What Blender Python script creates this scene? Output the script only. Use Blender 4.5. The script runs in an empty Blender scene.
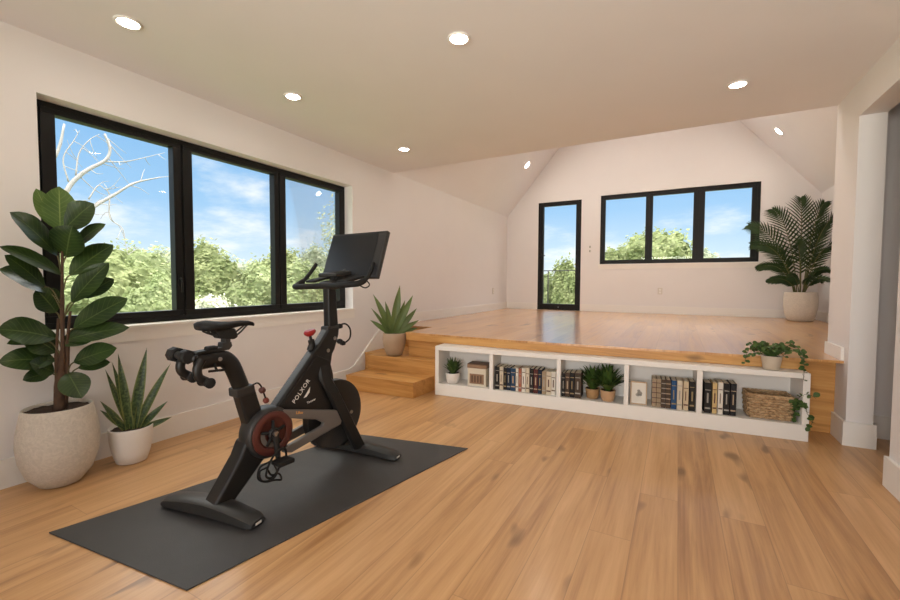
import bpy, bmesh, math, random
from mathutils import Vector, Matrix, noise
R = math.radians
random.seed(7)
SC = bpy.context.scene
COL = SC.collection

# ------------------------------------------------------------------ camera
cam_d = bpy.data.cameras.new('camera'); cam = bpy.data.objects.new('camera', cam_d); COL.objects.link(cam)
cam_d.sensor_width = 36.0; cam_d.lens = 415.19 / 900 * 36.0; cam_d.clip_start = 0.05; cam_d.clip_end = 500
_yaw, _pitch, _roll = .5013, -.0431, .0041
_f = Vector((-math.sin(_yaw)*math.cos(_pitch), math.cos(_yaw)*math.cos(_pitch), math.sin(_pitch)))
_r = Vector((math.cos(_yaw), math.sin(_yaw), 0)); _u = _r.cross(_f)
_r2 = _r*math.cos(_roll) + _u*math.sin(_roll); _u2 = -_r*math.sin(_roll) + _u*math.cos(_roll)
cam.matrix_world = Matrix(((_r2.x, _u2.x, -_f.x, 3.3905), (_r2.y, _u2.y, -_f.y, 0), (_r2.z, _u2.z, -_f.z, 1.2), (0, 0, 0, 1)))
SC.camera = cam

# ------------------------------------------------------------------ exposure, sky, sun
SC.view_settings.view_transform = 'Standard'; SC.view_settings.look = 'None'
SC.view_settings.exposure = 0.04; SC.view_settings.gamma = 1.0; SC.view_settings.use_curve_mapping = False
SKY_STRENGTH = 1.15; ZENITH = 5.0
LAMP = 70.0            # radiance of the recessed lamps
LAMP_COL = (1.0, .915, .83)

class NT:
    """small helper around a node tree"""
    def __init__(s, tree): s.t = tree; s.n = tree.nodes; s.l = tree.links
    def add(s, kind, **kw):
        n = s.n.new(kind)
        for k, v in kw.items():
            if k.startswith('i_'): 
                key = k[2:]; key = int(key) if key.isdigit() else key
                n.inputs[key].default_value = v
            else: setattr(n, k, v)
        return n
    def link(s, a, b): s.l.new(a, b)
    def math(s, op, a, b=None, clamp=False):
        n = s.n.new('ShaderNodeMath'); n.operation = op; n.use_clamp = clamp
        for i, v in enumerate((a, b)):
            if v is None: continue
            if isinstance(v, (int, float)): n.inputs[i].default_value = v
            else: s.l.new(v, n.inputs[i])
        return n.outputs[0]
    def ramp(s, fac, stops, interp='LINEAR'):
        n = s.n.new('ShaderNodeValToRGB'); cr = n.color_ramp; cr.interpolation = interp
        while len(cr.elements) < len(stops): cr.elements.new(.5)
        for e, (p, c) in zip(cr.elements, stops):
            e.position = p; e.color = (c, c, c, 1) if isinstance(c, (int, float)) else (*c, 1)
        s.l.new(fac, n.inputs[0]); return n.outputs[0]
    def mix(s, fac, a, b, blend='MIX'):
        n = s.n.new('ShaderNodeMix'); n.data_type = 'RGBA'; n.blend_type = blend
        for idx, v in ((0, fac), (6, a), (7, b)):
            if isinstance(v, (int, float)): n.inputs[idx].default_value = v
            elif isinstance(v, tuple): n.inputs[idx].default_value = (*v, 1)
            else: s.l.new(v, n.inputs[idx])
        return n.outputs[2]

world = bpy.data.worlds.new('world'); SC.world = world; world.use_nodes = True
w = NT(world.node_tree); w.n.clear()
tc = w.add('ShaderNodeTexCoord'); sep = w.add('ShaderNodeSeparateXYZ'); w.link(tc.outputs['Generated'], sep.inputs[0])
zc = sep.outputs[2]
zz = w.math('MAXIMUM', zc, 0.0)
grad = w.ramp(zz, [(0.0, (.80, .88, .95)), (.07, (.60, .77, .93)), (.16, (.36, .60, .88)), (.34, (.21, .46, .80)), (1.0, (.15, .35, .70))])
den = w.math('ADD', zz, .22)
cx = w.math('DIVIDE', sep.outputs[0], den); cy = w.math('DIVIDE', sep.outputs[1], den)
cmb = w.add('ShaderNodeCombineXYZ'); w.link(cx, cmb.inputs[0]); w.link(cy, cmb.inputs[1]); cmb.inputs[2].default_value = 3.1
nz = w.add('ShaderNodeTexNoise', i_Scale=1.15, i_Detail=7.0, i_Roughness=.58); w.link(cmb.outputs[0], nz.inputs['Vector'])
low = w.ramp(zz, [(0.0, .24), (.09, .15), (.17, .02), (1.0, .0)])
cl = w.math('ADD', nz.outputs[0], low)
cmask = w.ramp(cl, [(.59, 0.0), (.78, .92)], 'EASE')
skyc = w.mix(cmask, grad, (.95, .97, 1.0))
gnd = w.ramp(w.math('ADD', w.math('MULTIPLY', zc, 8.0), .5, True), [(.38, 0.0), (.5, 1.0)])
full = w.mix(gnd, (.22, .24, .16), skyc)
zen = w.ramp(zz, [(.34, 0.0), (.52, 1.0)])                     # added glow in the unseen upper sky, to light the room
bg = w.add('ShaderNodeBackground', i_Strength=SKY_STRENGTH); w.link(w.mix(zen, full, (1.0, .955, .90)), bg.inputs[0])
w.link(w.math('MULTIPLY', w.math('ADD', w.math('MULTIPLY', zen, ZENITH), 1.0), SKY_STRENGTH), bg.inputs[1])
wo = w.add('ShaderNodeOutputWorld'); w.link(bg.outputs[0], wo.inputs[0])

rear_fill_d = bpy.data.lights.new('rear_fill_light', 'AREA'); rear_fill_d.shape = 'RECTANGLE'; rear_fill_d.size = 2.2; rear_fill_d.size_y = 2.1; rear_fill_d.energy = 88; rear_fill_d.spread = R(100); rear_fill_d.color = (1.0, .945, .895)
rear_fill = bpy.data.objects.new('rear_fill_light', rear_fill_d); COL.objects.link(rear_fill); rear_fill.location = (3.0, -2.85, 1.45); rear_fill.rotation_euler = (R(110), 0, R(0))   # added fill light behind the camera, shining in through the added window

sun_d = bpy.data.lights.new('sun', 'SUN'); sun_d.energy = 1.6; sun_d.color = (1, .95, .85); sun_d.angle = R(1.0)
sun = bpy.data.objects.new('sun', sun_d); COL.objects.link(sun)
sun.rotation_euler = Vector((-.55, .45, -.9)).to_track_quat('-Z', 'Y').to_euler()   # comes from behind the house, over the roof

# ------------------------------------------------------------------ materials
MATS = {}
def new_mat(name):
    m = bpy.data.materials.new(name); m.use_nodes = True
    t = NT(m.node_tree); b = t.n['Principled BSDF']; MATS[name] = m
    return m, t, b
def plain(name, col, rough=.5, metal=0.0, spec=.5, var=.06, scale=14.0, bump=0.0, bscale=120.0, coat=0.0):
    m, t, b = new_mat(name)
    tc = t.add('ShaderNodeTexCoord')
    n = t.add('ShaderNodeTexNoise', i_Scale=scale, i_Detail=4.0); t.link(tc.outputs['Object'], n.inputs['Vector'])
    c = t.mix(n.outputs[0], tuple(max(0, x*(1-var)) for x in col), tuple(min(1, x*(1+var)) for x in col))
    t.link(c, b.inputs['Base Color'])
    b.inputs['Roughness'].default_value = rough; b.inputs['Metallic'].default_value = metal
    b.inputs['Specular IOR Level'].default_value = spec
    if coat: b.inputs['Coat Weight'].default_value = coat
    if bump:
        n2 = t.add('ShaderNodeTexNoise', i_Scale=bscale, i_Detail=3.0); t.link(tc.outputs['Object'], n2.inputs['Vector'])
        bp = t.add('ShaderNodeBump', i_Strength=bump, i_Distance=.004); t.link(n2.outputs[0], bp.inputs['Height']); t.link(bp.outputs[0], b.inputs['Normal'])
    return m
wall_m = plain('wall_paint', (.83, .795, .78), .85, spec=.2, var=.025, scale=2.2, bump=.06, bscale=60)
ceil_m = plain('ceiling_paint', (.815, .795, .80), .9, spec=.15, var=.03, scale=2.0)
trim_m = plain('trim_paint', (.87, .835, .79), .5, spec=.35, var=.012)
shelf_m = plain('shelf_paint', (.84, .80, .75), .45, spec=.35, var=.015)
black_frame = plain('black_window_frame', (.0065, .006, .0055), .45, spec=.28)
bike_black = plain('bike_black', (.010, .0095, .009), .42, spec=.36, var=.1)
bike_satin = plain('bike_satin_black', (.022, .021, .020), .48, spec=.45)
bike_rubber = plain('bike_rubber', (.010, .0095, .009), .65, spec=.3, bump=.15)
bike_grey = plain('bike_grey', (.155, .140, .128), .42, metal=.25)
bike_red = plain('bike_red', (.085, .019, .014), .42, spec=.5)
plug_red = plain('plug_red', (.17, .028, .014), .4)
knob_red = plain('knob_red', (.30, .010, .010), .35)
chrome = plain('chrome', (.36, .355, .35), .3, metal=1.0)
white_print = plain('white_print', (.78, .75, .70), .6)
orange_print = plain('orange_print', (.75, .34, .08), .6)
screen_m = plain('screen_glass', (.010, .010, .010), .34, spec=.3, var=.02)
screen_side = plain('screen_side', (.020, .019, .018), .38, spec=.35)
mat_m = plain('mat_rubber', (.052, .050, .050), .55, spec=.35, var=.16, scale=9, bump=.35, bscale=260)
soil_m = plain('soil', (.045, .026, .016), .95, var=.5, scale=60, bump=1.0, bscale=70)
trunk_m = plain('plant_trunk', (.085, .045, .025), .85, var=.35, scale=30, bump=.6, bscale=70)
stalk_m = plain('plant_stalk', (.10, .085, .03), .6, var=.2)
palm_stalk_m = plain('palm_stalk', (.13, .13, .04), .55, var=.2)
white_pot = plain('white_ceramic', (.78, .74, .69), .42, var=.02, bump=.05)
tan_pot = plain('tan_ceramic', (.44, .315, .21), .6, var=.08, scale=10, bump=.15)
terracotta = plain('terracotta', (.50, .31, .17), .7, var=.1, scale=20)
ochre_pot = plain('ochre_pot', (.36, .21, .09), .6, var=.15, scale=20)
paper_m = plain('book_pages', (.72, .65, .52), .8, var=.06, scale=80)
cream_wood = plain('cream_wood', (.70, .62, .49), .55, var=.06)
brown_wood = plain('brown_wood', (.28, .165, .095), .55, var=.25, scale=20)
dark_brown = plain('dark_brown_panel', (.11, .055, .03), .55, var=.2)
frame_tan = plain('picture_frame_wood', (.48, .32, .19), .5, var=.12)
drawing_grey = plain('drawing_grey', (.36, .33, .29), .8)
paper_white = plain('paper_white', (.76, .71, .63), .8, var=.02)
gold_print = plain('gold_print', (.30, .21, .10), .5)
plastic_white = plain('white_plastic', (.70, .65, .58), .4, var=.01)
switch_grey = plain('switch_grey', (.30, .32, .24), .4)
bark_pale = plain('pale_bark', (.34, .32, .31), .8, var=.2, scale=5)
bark_dark = plain('dark_bark', (.10, .07, .05), .9, var=.2)
terrace_m = plain('terrace_stone', (.55, .53, .50), .8, var=.05)
lawn_m = plain('lawn', (.14, .20, .06), .95, var=.3, scale=1.0)
roof_m = plain('outside_render', (.6, .58, .55), .9)

def foliage(name, c1, c2, scale=3.0, rough=.6, trans=.0):
    m, t, b = new_mat(name)
    tc = t.add('ShaderNodeTexCoord')
    n = t.add('ShaderNodeTexNoise', i_Scale=scale, i_Detail=5.0, i_Roughness=.7); t.link(tc.outputs['Object'], n.inputs['Vector'])
    f = t.ramp(n.outputs[0], [(.3, 0.0), (.7, 1.0)])
    t.link(t.mix(f, c1, c2), b.inputs['Base Color']); b.inputs['Roughness'].default_value = rough
    b.inputs['Specular IOR Level'].default_value = .3
    if trans:
        tr = t.add('ShaderNodeBsdfTranslucent'); t.link(t.mix(f, c1, c2), tr.inputs[0])
        mx = t.add('ShaderNodeMixShader', i_0=trans); out = t.n['Material Output']
        t.link(b.outputs[0], mx.inputs[1]); t.link(tr.outputs[0], mx.inputs[2]); t.link(mx.outputs[0], out.inputs[0])
    return m
tree_green = [foliage('tree_green', (.17, .22, .08), (.40, .43, .22), 1.6, .8, .35),
              foliage('tree_yellow_green', (.21, .27, .11), (.44, .48, .27), 1.6, .8, .35),
              foliage('tree_grey_green', (.26, .30, .20), (.46, .49, .36), 1.6, .8, .35)]
flower_white = foliage('white_flowers', (.30, .34, .18), (.70, .68, .62), 8.0, .8)
small_leaf = foliage('small_leaf', (.028, .060, .012), (.085, .150, .030), 30.0, .5)
ivy_leaf = foliage('ivy_leaf', (.028, .062, .014), (.10, .165, .042), 40.0, .5)
palm_leaf = foliage('palm_leaf', (.016, .036, .010), (.042, .078, .022), 12.0, .45)

def leaf_mat(name, dark, mid, rib, edge=None, veins=10.0, bands=False, rough=.38):
    """leaf with a paler midrib, fine side veins, optional bands and edges (uv: u across, v along)"""
    m, t, b = new_mat(name)
    uv = t.add('ShaderNodeUVMap'); s = t.add('ShaderNodeSeparateXYZ'); t.link(uv.outputs[0], s.inputs[0])
    u = t.math('ABSOLUTE', t.math('SUBTRACT', s.outputs[0], .5))
    tc = t.add('ShaderNodeTexCoord')
    n = t.add('ShaderNodeTexNoise', i_Scale=9.0, i_Detail=3.0); t.link(tc.outputs['Object'], n.inputs['Vector'])
    col = t.mix(t.ramp(n.outputs[0], [(.35, 0.0), (.65, 1.0)]), dark, mid)
    if bands:
        wv = t.add('ShaderNodeTexNoise', i_Scale=1.0, i_Detail=3.0)
        cb = t.add('ShaderNodeCombineXYZ'); t.link(t.math('MULTIPLY', s.outputs[0], 3.0), cb.inputs[0]); t.link(t.math('MULTIPLY', s.outputs[1], 26.0), cb.inputs[1])
        t.link(cb.outputs[0], wv.inputs['Vector'])
        col = t.mix(t.ramp(wv.outputs[0], [(.45, 0.0), (.58, .75)]), col, rib)
    else:
        vv = t.math('FRACT', t.math('MULTIPLY', t.math('SUBTRACT', s.outputs[1], t.math('MULTIPLY', u, .45)), veins))
        vm = t.ramp(vv, [(0.0, .38), (.10, 0.0), (.9, 0.0), (1.0, .38)])
        col = t.mix(vm, col, rib)
        rm = t.ramp(u, [(.0, .8), (.014, .55), (.026, 0.0)])
        col = t.mix(rm, col, rib)
    if edge:
        em = t.ramp(u, [(.36, 0.0), (.43, .9)])
        col = t.mix(em, col, edge)
    t.link(col, b.inputs['Base Color']); b.inputs['Roughness'].default_value = rough
    b.inputs['Specular IOR Level'].default_value = .4
    return m
rubber_leaf = leaf_mat('rubber_leaf', (.014, .032, .008), (.032, .064, .013), (.12, .17, .05), rough=.32)
rubber_leaf_young = leaf_mat('rubber_leaf_young', (.050, .105, .016), (.085, .150, .026), (.24, .32, .09))
snake_leaf = leaf_mat('snake_leaf', (.014, .034, .012), (.034, .066, .022), (.10, .15, .05), edge=(.20, .22, .07), bands=True)
agave_leaf = leaf_mat('agave_leaf', (.055, .100, .020), (.110, .165, .036), (.17, .22, .07), veins=0.0)

def oak(name, planks=True, axis=1, rough=.36, c=((.38, .185, .069), (.575, .320, .137), (.71, .425, .205)), coat=.12):
    """oak boards running along world/object axis `axis` (0=x, 1=y); grain, tone per board, sparse knots and dark seams"""
    m, t, b = new_mat(name)
    tc = t.add('ShaderNodeTexCoord'); s = t.add('ShaderNodeSeparateXYZ'); t.link(tc.outputs['Object'], s.inputs[0])
    al = s.outputs[axis]; ac = s.outputs[1-axis]; zz = s.outputs[2]
    if not planks: ac = t.math('ADD', zz, t.math('MULTIPLY', ac, 1.0))
    wd, ln = .19, 2.1
    rf = t.math('DIVIDE', ac, wd); row = t.math('FLOOR', rf)
    wn = t.add('ShaderNodeTexWhiteNoise', noise_dimensions='1D'); t.link(row, wn.inputs['W'])
    yo = t.math('ADD', t.math('DIVIDE', al, ln), t.math('MULTIPLY', wn.outputs[0], 7.0)); colid = t.math('FLOOR', yo)
    cb = t.add('ShaderNodeCombineXYZ'); t.link(row, cb.inputs[0]); t.link(colid, cb.inputs[1])
    w2 = t.add('ShaderNodeTexWhiteNoise', noise_dimensions='2D'); t.link(cb.outputs[0], w2.inputs['Vector'])
    tone = w2.outputs[0]
    g = t.add('ShaderNodeCombineXYZ')
    t.link(t.math('MULTIPLY', al, .55), g.inputs[0]); t.link(t.math('MULTIPLY', ac, 9.0), g.inputs[1])
    t.link(t.math('MULTIPLY', tone, 30.0) if planks else t.math('MULTIPLY', zz, 9.0), g.inputs[2])
    n1 = t.add('ShaderNodeTexNoise', i_Scale=1.6, i_Detail=6.0, i_Roughness=.62, i_Distortion=.6); t.link(g.outputs[0], n1.inputs['Vector'])
    g2 = t.add('ShaderNodeCombineXYZ')
    t.link(t.math('MULTIPLY', al, 3.0), g2.inputs[0]); t.link(t.math('MULTIPLY', ac, 90.0), g2.inputs[1]); t.link(t.math('MULTIPLY', tone, 50.0), g2.inputs[2])
    n2 = t.add('ShaderNodeTexNoise', i_Scale=1.0, i_Detail=3.0); t.link(g2.outputs[0], n2.inputs['Vector'])
    fac = t.math('ADD', t.math('MULTIPLY', n1.outputs[0], .85), t.math('MULTIPLY', n2.outputs[0], .22))
    if planks: fac = t.math('ADD', fac, t.math('MULTIPLY', t.math('SUBTRACT', tone, .5), .17))
    col = t.ramp(fac, [(.30, c[0]), (.52, c[1]), (.78, c[2])])
    kv = t.add('ShaderNodeCombineXYZ'); t.link(t.math('MULTIPLY', al, 1.1), kv.inputs[0]); t.link(t.math('MULTIPLY', ac, 3.2), kv.inputs[1]); t.link(t.math('MULTIPLY', tone, 17.0), kv.inputs[2])
    kn = t.add('ShaderNodeTexNoise', i_Scale=1.7, i_Detail=2.0); t.link(kv.outputs[0], kn.inputs['Vector'])
    km = t.ramp(kn.outputs[0], [(.665, 0.0), (.735, .62)])
    col = t.mix(km, col, (.10, .045, .018))
    if planks:
        fx = t.math('FRACT', rf); fy = t.math('FRACT', yo)
        ex = t.math('MINIMUM', fx, t.math('SUBTRACT', 1.0, fx)); ey = t.math('MULTIPLY', t.math('MINIMUM', fy, t.math('SUBTRACT', 1.0, fy)), ln/wd)
        ed = t.math('MINIMUM', ex, ey)
        sm = t.ramp(ed, [(.004, .34), (.012, 0.0)])
        col = t.mix(sm, col, (.12, .055, .022))
    t.link(col, b.inputs['Base Color'])
    t.link(t.ramp(n1.outputs[0], [(.2, rough-.05), (.8, rough+.10)]), b.inputs['Roughness'])
    b.inputs['Specular IOR Level'].default_value = .5
    if planks: b.inputs['Coat Weight'].default_value = coat; b.inputs['Coat Roughness'].default_value = .16 if coat < 1 else .21; b.inputs['Coat IOR'].default_value = 1.5 if coat < 1 else 1.65
    bp = t.add('ShaderNodeBump', i_Strength=.12, i_Distance=.002); t.link(n2.outputs[0], bp.inputs['Height']); t.link(bp.outputs[0], b.inputs['Normal'])
    return m
floor_m = oak('oak_floor'); deck_m = oak('oak_deck', coat=1.0, rough=.32, c=((.42, .175, .045), (.62, .305, .098), (.74, .41, .155)))
step_m = oak('oak_step', planks=False, axis=0, rough=.45, c=((.38, .165, .040), (.58, .285, .080), (.71, .405, .140)))

def stone_pot_mat(name, col):
    """pale cast pot with a wriggling raised texture"""
    m, t, b = new_mat(name)
    tc = t.add('ShaderNodeTexCoord')
    n = t.add('ShaderNodeTexNoise', i_Scale=24.0, i_Detail=2.0, i_Distortion=1.6); t.link(tc.outputs['Object'], n.inputs['Vector'])
    v = t.add('ShaderNodeTexVoronoi', i_Scale=75.0); t.link(tc.outputs['Object'], v.inputs['Vector'])
    hgt = t.math('ADD', t.math('MULTIPLY', t.math('ABSOLUTE', t.math('SUBTRACT', n.outputs[0], .5)), 2.4), t.math('MULTIPLY', v.outputs[0], .35))
    t.link(t.mix(t.ramp(hgt, [(.05, 0.0), (.55, 1.0)]), tuple(x*.86 for x in col), col), b.inputs['Base Color'])
    b.inputs['Roughness'].default_value = .85; b.inputs['Specular IOR Level'].default_value = .2
    bp = t.add('ShaderNodeBump', i_Strength=.55, i_Distance=.006); t.link(hgt, bp.inputs['Height']); t.link(bp.outputs[0], b.inputs['Normal'])
    return m
stone_pot = stone_pot_mat('stone_pot', (.66, .60, .52))

def wicker_mat():
    m, t, b = new_mat('wicker')
    tc = t.add('ShaderNodeTexCoord')
    n = t.add('ShaderNodeTexNoise', i_Scale=40.0, i_Detail=4.0); t.link(tc.outputs['Object'], n.inputs['Vector'])
    t.link(t.ramp(n.outputs[0], [(.3, (.32, .19, .09)), (.7, (.60, .41, .23))]), b.inputs['Base Color'])
    b.inputs['Roughness'].default_value = .65
    return m
wicker = wicker_mat()

def glass_mat():
    m = bpy.data.materials.new('window_glass'); m.use_nodes = True; t = NT(m.node_tree); t.n.clear()
    fr = t.add('ShaderNodeFresnel', i_IOR=1.5); tr = t.add('ShaderNodeBsdfTransparent'); tr.inputs[0].default_value = (.97, .985, .98, 1)
    gl = t.add('ShaderNodeBsdfGlossy'); gl.inputs['Roughness'].default_value = .02
    mx = t.add('ShaderNodeMixShader'); t.link(t.math('MULTIPLY', fr.outputs[0], .35), mx.inputs[0]); t.link(tr.outputs[0], mx.inputs[1]); t.link(gl.outputs[0], mx.inputs[2])
    o = t.add('ShaderNodeOutputMaterial'); t.link(mx.outputs[0], o.inputs[0]); return m
glass = glass_mat()
def emit_mat(name, col, s):
    m = bpy.data.materials.new(name); m.use_nodes = True; t = NT(m.node_tree); t.n.clear()
    e = t.add('ShaderNodeEmission'); e.inputs[0].default_value = (*col, 1); e.inputs[1].default_value = s
    o = t.add('ShaderNodeOutputMaterial'); t.link(e.outputs[0], o.inputs[0]); return m
lamp_m = emit_mat('lamp_lens', LAMP_COL, LAMP)

# ------------------------------------------------------------------ mesh helpers
def V(*a): return Vector(a)
def add_box(bm, x0, y0, z0, x1, y1, z1, M=None):
    vs = [bm.verts.new((x, y, z)) for z in (z0, z1) for y in (y0, y1) for x in (x0, x1)]
    for f in ((0, 2, 3, 1), (4, 5, 7, 6), (0, 1, 5, 4), (2, 6, 7, 3), (0, 4, 6, 2), (1, 3, 7, 5)):
        bm.faces.new([vs[i] for i in f])
    if M is not None:
        for v in vs: v.co = M @ v.co
    return vs
def add_prism(bm, poly, fn0, fn1):
    """closed prism: poly of 2-tuples mapped by fn0 and fn1 to the two caps"""
    a = [bm.verts.new(fn0(*p)) for p in poly]; b = [bm.verts.new(fn1(*p)) for p in poly]
    bm.faces.new(a); bm.faces.new(b[::-1]); n = len(poly)
    for i in range(n): bm.faces.new((a[i], b[i], b[(i+1) % n], a[(i+1) % n]))
def frames(pts):
    out = []; up = V(0, 0, 1); prev = None
    for i, p in enumerate(pts):
        t = (pts[min(i+1, len(pts)-1)] - pts[max(i-1, 0)]).normalized()
        if prev is None:
            x = t.cross(up)
            if x.length < .05: x = t.cross(V(1, 0, 0))
            x.normalize()
        else:
            x = prev - t*prev.dot(t)
            x.normalize()
        prev = x; out.append((t, x, x.cross(t).normalized()))
    return out
def add_tube(bm, pts, rad, seg=10, sx=1.0, sy=1.0, cap=True):
    pts = [Vector(p) for p in pts]
    rads = rad if isinstance(rad, (list, tuple)) else [rad]*len(pts)
    rings = []
    for p, r, (t, x, y) in zip(pts, rads, frames(pts)):
        rings.append([bm.verts.new(p + x*math.cos(2*math.pi*k/seg)*r*sx + y*math.sin(2*math.pi*k/seg)*r*sy) for k in range(seg)])
    for a, b in zip(rings, rings[1:]):
        for k in range(seg): bm.faces.new((a[k], a[(k+1) % seg], b[(k+1) % seg], b[k]))
    if cap: bm.faces.new(rings[0][::-1]); bm.faces.new(rings[-1])
def smooth_path(pts, n=6):
    """Catmull-Rom through the points"""
    P = [Vector(p) for p in pts]; P = [P[0]*2-P[1]] + P + [P[-1]*2-P[-2]]; out = []
    for i in range(1, len(P)-2):
        for k in range(n):
            t = k/n; a, b, c, d = P[i-1:i+3]
            out.append(.5*((2*b) + (c-a)*t + (2*a-5*b+4*c-d)*t*t + (-a+3*b-3*c+d)*t**3))
    out.append(P[-2]); return out
def add_lathe(bm, prof, seg=40, axis='z', off=(0, 0, 0), M=None):
    """profile of (radius, height)"""
    rings = []; off = Vector(off)
    for r, h in prof:
        ring = []
        for k in range(seg):
            a = 2*math.pi*k/seg; c, s = r*math.cos(a), r*math.sin(a)
            p = V(c, s, h) if axis == 'z' else V(h, c, s)
            p += off
            ring.append(bm.verts.new(M @ p if M is not None else p))
        rings.append(ring)
    for a, b in zip(rings, rings[1:]):
        for k in range(seg): bm.faces.new((a[k], a[(k+1) % seg], b[(k+1) % seg], b[k]))
    if prof[0][0] > 1e-4: bm.faces.new(rings[0][::-1])
    if prof[-1][0] > 1e-4: bm.faces.new(rings[-1])
def add_leaf(bm, base, tip, width, up, bend=.1, fold=.15, prof='oval', n=8, wave=0.0):
    uvl = bm.loops.layers.uv.verify()
    base, tip, up = Vector(base), Vector(tip), Vector(up).normalized()
    L = (tip-base).length; ctrl = (base+tip)*.5 + up*bend*L
    rows = []
    for i in range(n+1):
        t = i/n
        p = base*(1-t)**2 + ctrl*2*t*(1-t) + tip*t*t
        tg = ((ctrl-base)*(1-t) + (tip-ctrl)*t).normalized()
        sd = tg.cross(up)
        if sd.length < 1e-3: sd = tg.cross(V(.3, .5, .8))
        sd.normalize(); nu = sd.cross(tg).normalized()
        if prof == 'oval': wd = math.sin(math.pi*min(1, .012+t*.985)**1.0)**.72 if t < 1 else 0
        elif prof == 'blade': wd = (.62+.9*t*(1-t)*1.6)*(1-t**3) if t < 1 else 0
        elif prof == 'agave': wd = (.55+1.9*t*(1-t))*(1-t**4) if t < 1 else 0
        else: wd = math.sin(math.pi*(t*.94+.03))
        wd *= width/2
        f = fold*wd + wave*wd*math.sin(t*11)
        rows.append([bm.verts.new(p - sd*wd + nu*f), bm.verts.new(p - sd*wd*.5 + nu*f*.42), bm.verts.new(p), bm.verts.new(p + sd*wd*.5 + nu*f*.42), bm.verts.new(p + sd*wd + nu*f)])
    for i in range(n):
        for k in range(4):
            f = bm.faces.new((rows[i][k], rows[i][k+1], rows[i+1][k+1], rows[i+1][k])); f.smooth = True
            for lp, (a, b) in zip(f.loops, ((k, i), (k+1, i), (k+1, i+1), (k, i+1))): lp[uvl].uv = (a/4, b/n)
def obj(name, bm, mat, parent=None, bevel=0.0, smooth=False, segs=2, loc=None, rotz=0.0, keepnormals=False):
    if not keepnormals: bmesh.ops.recalc_face_normals(bm, faces=bm.faces)
    me = bpy.data.meshes.new(name); bm.to_mesh(me); bm.free()
    for m in (mat if isinstance(mat, (list, tuple)) else [mat]): me.materials.append(m)
    if smooth:
        for p in me.polygons: p.use_smooth = True
    o = bpy.data.objects.new(name, me); COL.objects.link(o)
    if parent is not None: o.parent = parent
    if loc is not None: o.location = loc
    if rotz: o.rotation_euler.z = rotz
    if bevel:
        b = o.modifiers.new('bevel', 'BEVEL'); b.width = bevel; b.segments = segs; b.limit_method = 'ANGLE'; b.angle_limit = R(35)
        for p in me.polygons: p.use_smooth = True
        wn = o.modifiers.new('wn', 'WEIGHTED_NORMAL'); wn.keep_sharp = True
    elif smooth == 'auto':
        me.set_sharp_from_angle(angle=R(38))
    return o
def tag(o, label, cat, group=None):
    o['label'] = label; o['category'] = cat
    if group: o['group'] = group
    return o
def thing(name, label, cat, loc=(0, 0, 0), rotz=0.0, group=None):
    o = bpy.data.objects.new(name, None); COL.objects.link(o); o.location = loc; o.rotation_euler.z = rotz; o.empty_display_size = .05
    return tag(o, label, cat, group)
def struct(name, bm, mat, **kw):
    o = obj(name, bm, mat, **kw)
    if o.parent is None: o['kind'] = 'structure'
    return o
def struct_root(name, loc=(0, 0, 0)):
    o = bpy.data.objects.new(name, None); COL.objects.link(o); o.location = loc; o['kind'] = 'structure'; return o
def boxes(lst):
    bm = bmesh.new()
    for b in lst: add_box(bm, *b)
    return bm
def copy_tree(o):
    c = o.copy(); COL.objects.link(c)
    for ch in list(o.children):
        k = ch.copy(); COL.objects.link(k); k.parent = c
        for g in list(ch.children):
            q = g.copy(); COL.objects.link(q); q.parent = k
    return c

# ------------------------------------------------------------------ room shell
H = 2.665; YB = 8.85; XR = 4.51; XK = 5.40; YC = 4.585; ZP = .615; YF = -2.6; CAP = 4.45; SL = 1.195
def holed(axis, lo, hi, u0, u1, z0, z1, holes):
    """wall box with rectangular openings; axis 'x': wall normal to x spanning u=y; 'y': normal to y spanning u=x"""
    us = sorted({u0, u1, *[h[0] for h in holes], *[h[1] for h in holes]}); out = []
    for a, b in zip(us, us[1:]):
        cuts = sorted([(h[2], h[3]) for h in holes if h[0] <= a + 1e-6 and h[1] >= b - 1e-6]); z = z0
        for c0, c1 in cuts + [(z1, z1)]:
            if c0 > z + 1e-6: out.append((lo, a, z, hi, b, c0) if axis == 'x' else (a, lo, z, b, hi, c0))
            z = max(z, c1)
    return boxes(out)
LW = (1.03, 3.78, .872, 2.325)                   # opening of the left window (y0, y1, z0, z1)
BW = (1.99, 4.605, 1.575, 2.95)                  # back window opening (x0, x1, z0, z1)
DW = (.712, 1.618, ZP, 2.91)                     # glazed door opening
struct('wall_left', holed('x', -.25, 0, YF-.2, YB+.25, -.1, H, [LW]), wall_m)
bm = holed('y', YB, YB+.25, 0, XK, 0, H, [(BW[0], BW[1], BW[2], H), (DW[0], DW[1], DW[2], H)])
xa = lambda z: (z-H)/SL
bmu = bmesh.new()
hz = sorted({DW[0], DW[1], BW[0], BW[1]})
ztop = CAP+.1
def gab(bm, x0, x1, zb):
    def zt(x): return min(ztop, H+SL*x, H+SL*(XK-x))
    xs = sorted({x0, x1, *[x for x in (xa(ztop), XK-xa(ztop)) if x0 < x < x1]})
    for a, b in zip(xs, xs[1:]):
        add_prism(bm, [(a, zb), (b, zb), (b, max(zb+.001, zt(b))), (a, max(zb+.001, zt(a)))], lambda x, z: (x, YB, z), lambda x, z: (x, YB+.25, z))
gab(bm, 0, DW[0], H); gab(bm, DW[0], DW[1], DW[3]); gab(bm, DW[1], BW[0], H); gab(bm, BW[0], BW[1], BW[3]); gab(bm, BW[1], XK, H)
struct('wall_back', bm, wall_m)
struct('wall_right', boxes([(XR, YF-.2, -.1, XR+.15, 3.36, H), (XR, 3.36, 2.41, XR+.15, 4.09, H), (XR, 4.09, -.1, XR+.15, YC, H)]), wall_m)
struct('wall_knee_right', boxes([(XK, YC, 0, XK+.25, YB+.25, H)]), wall_m)
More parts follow.
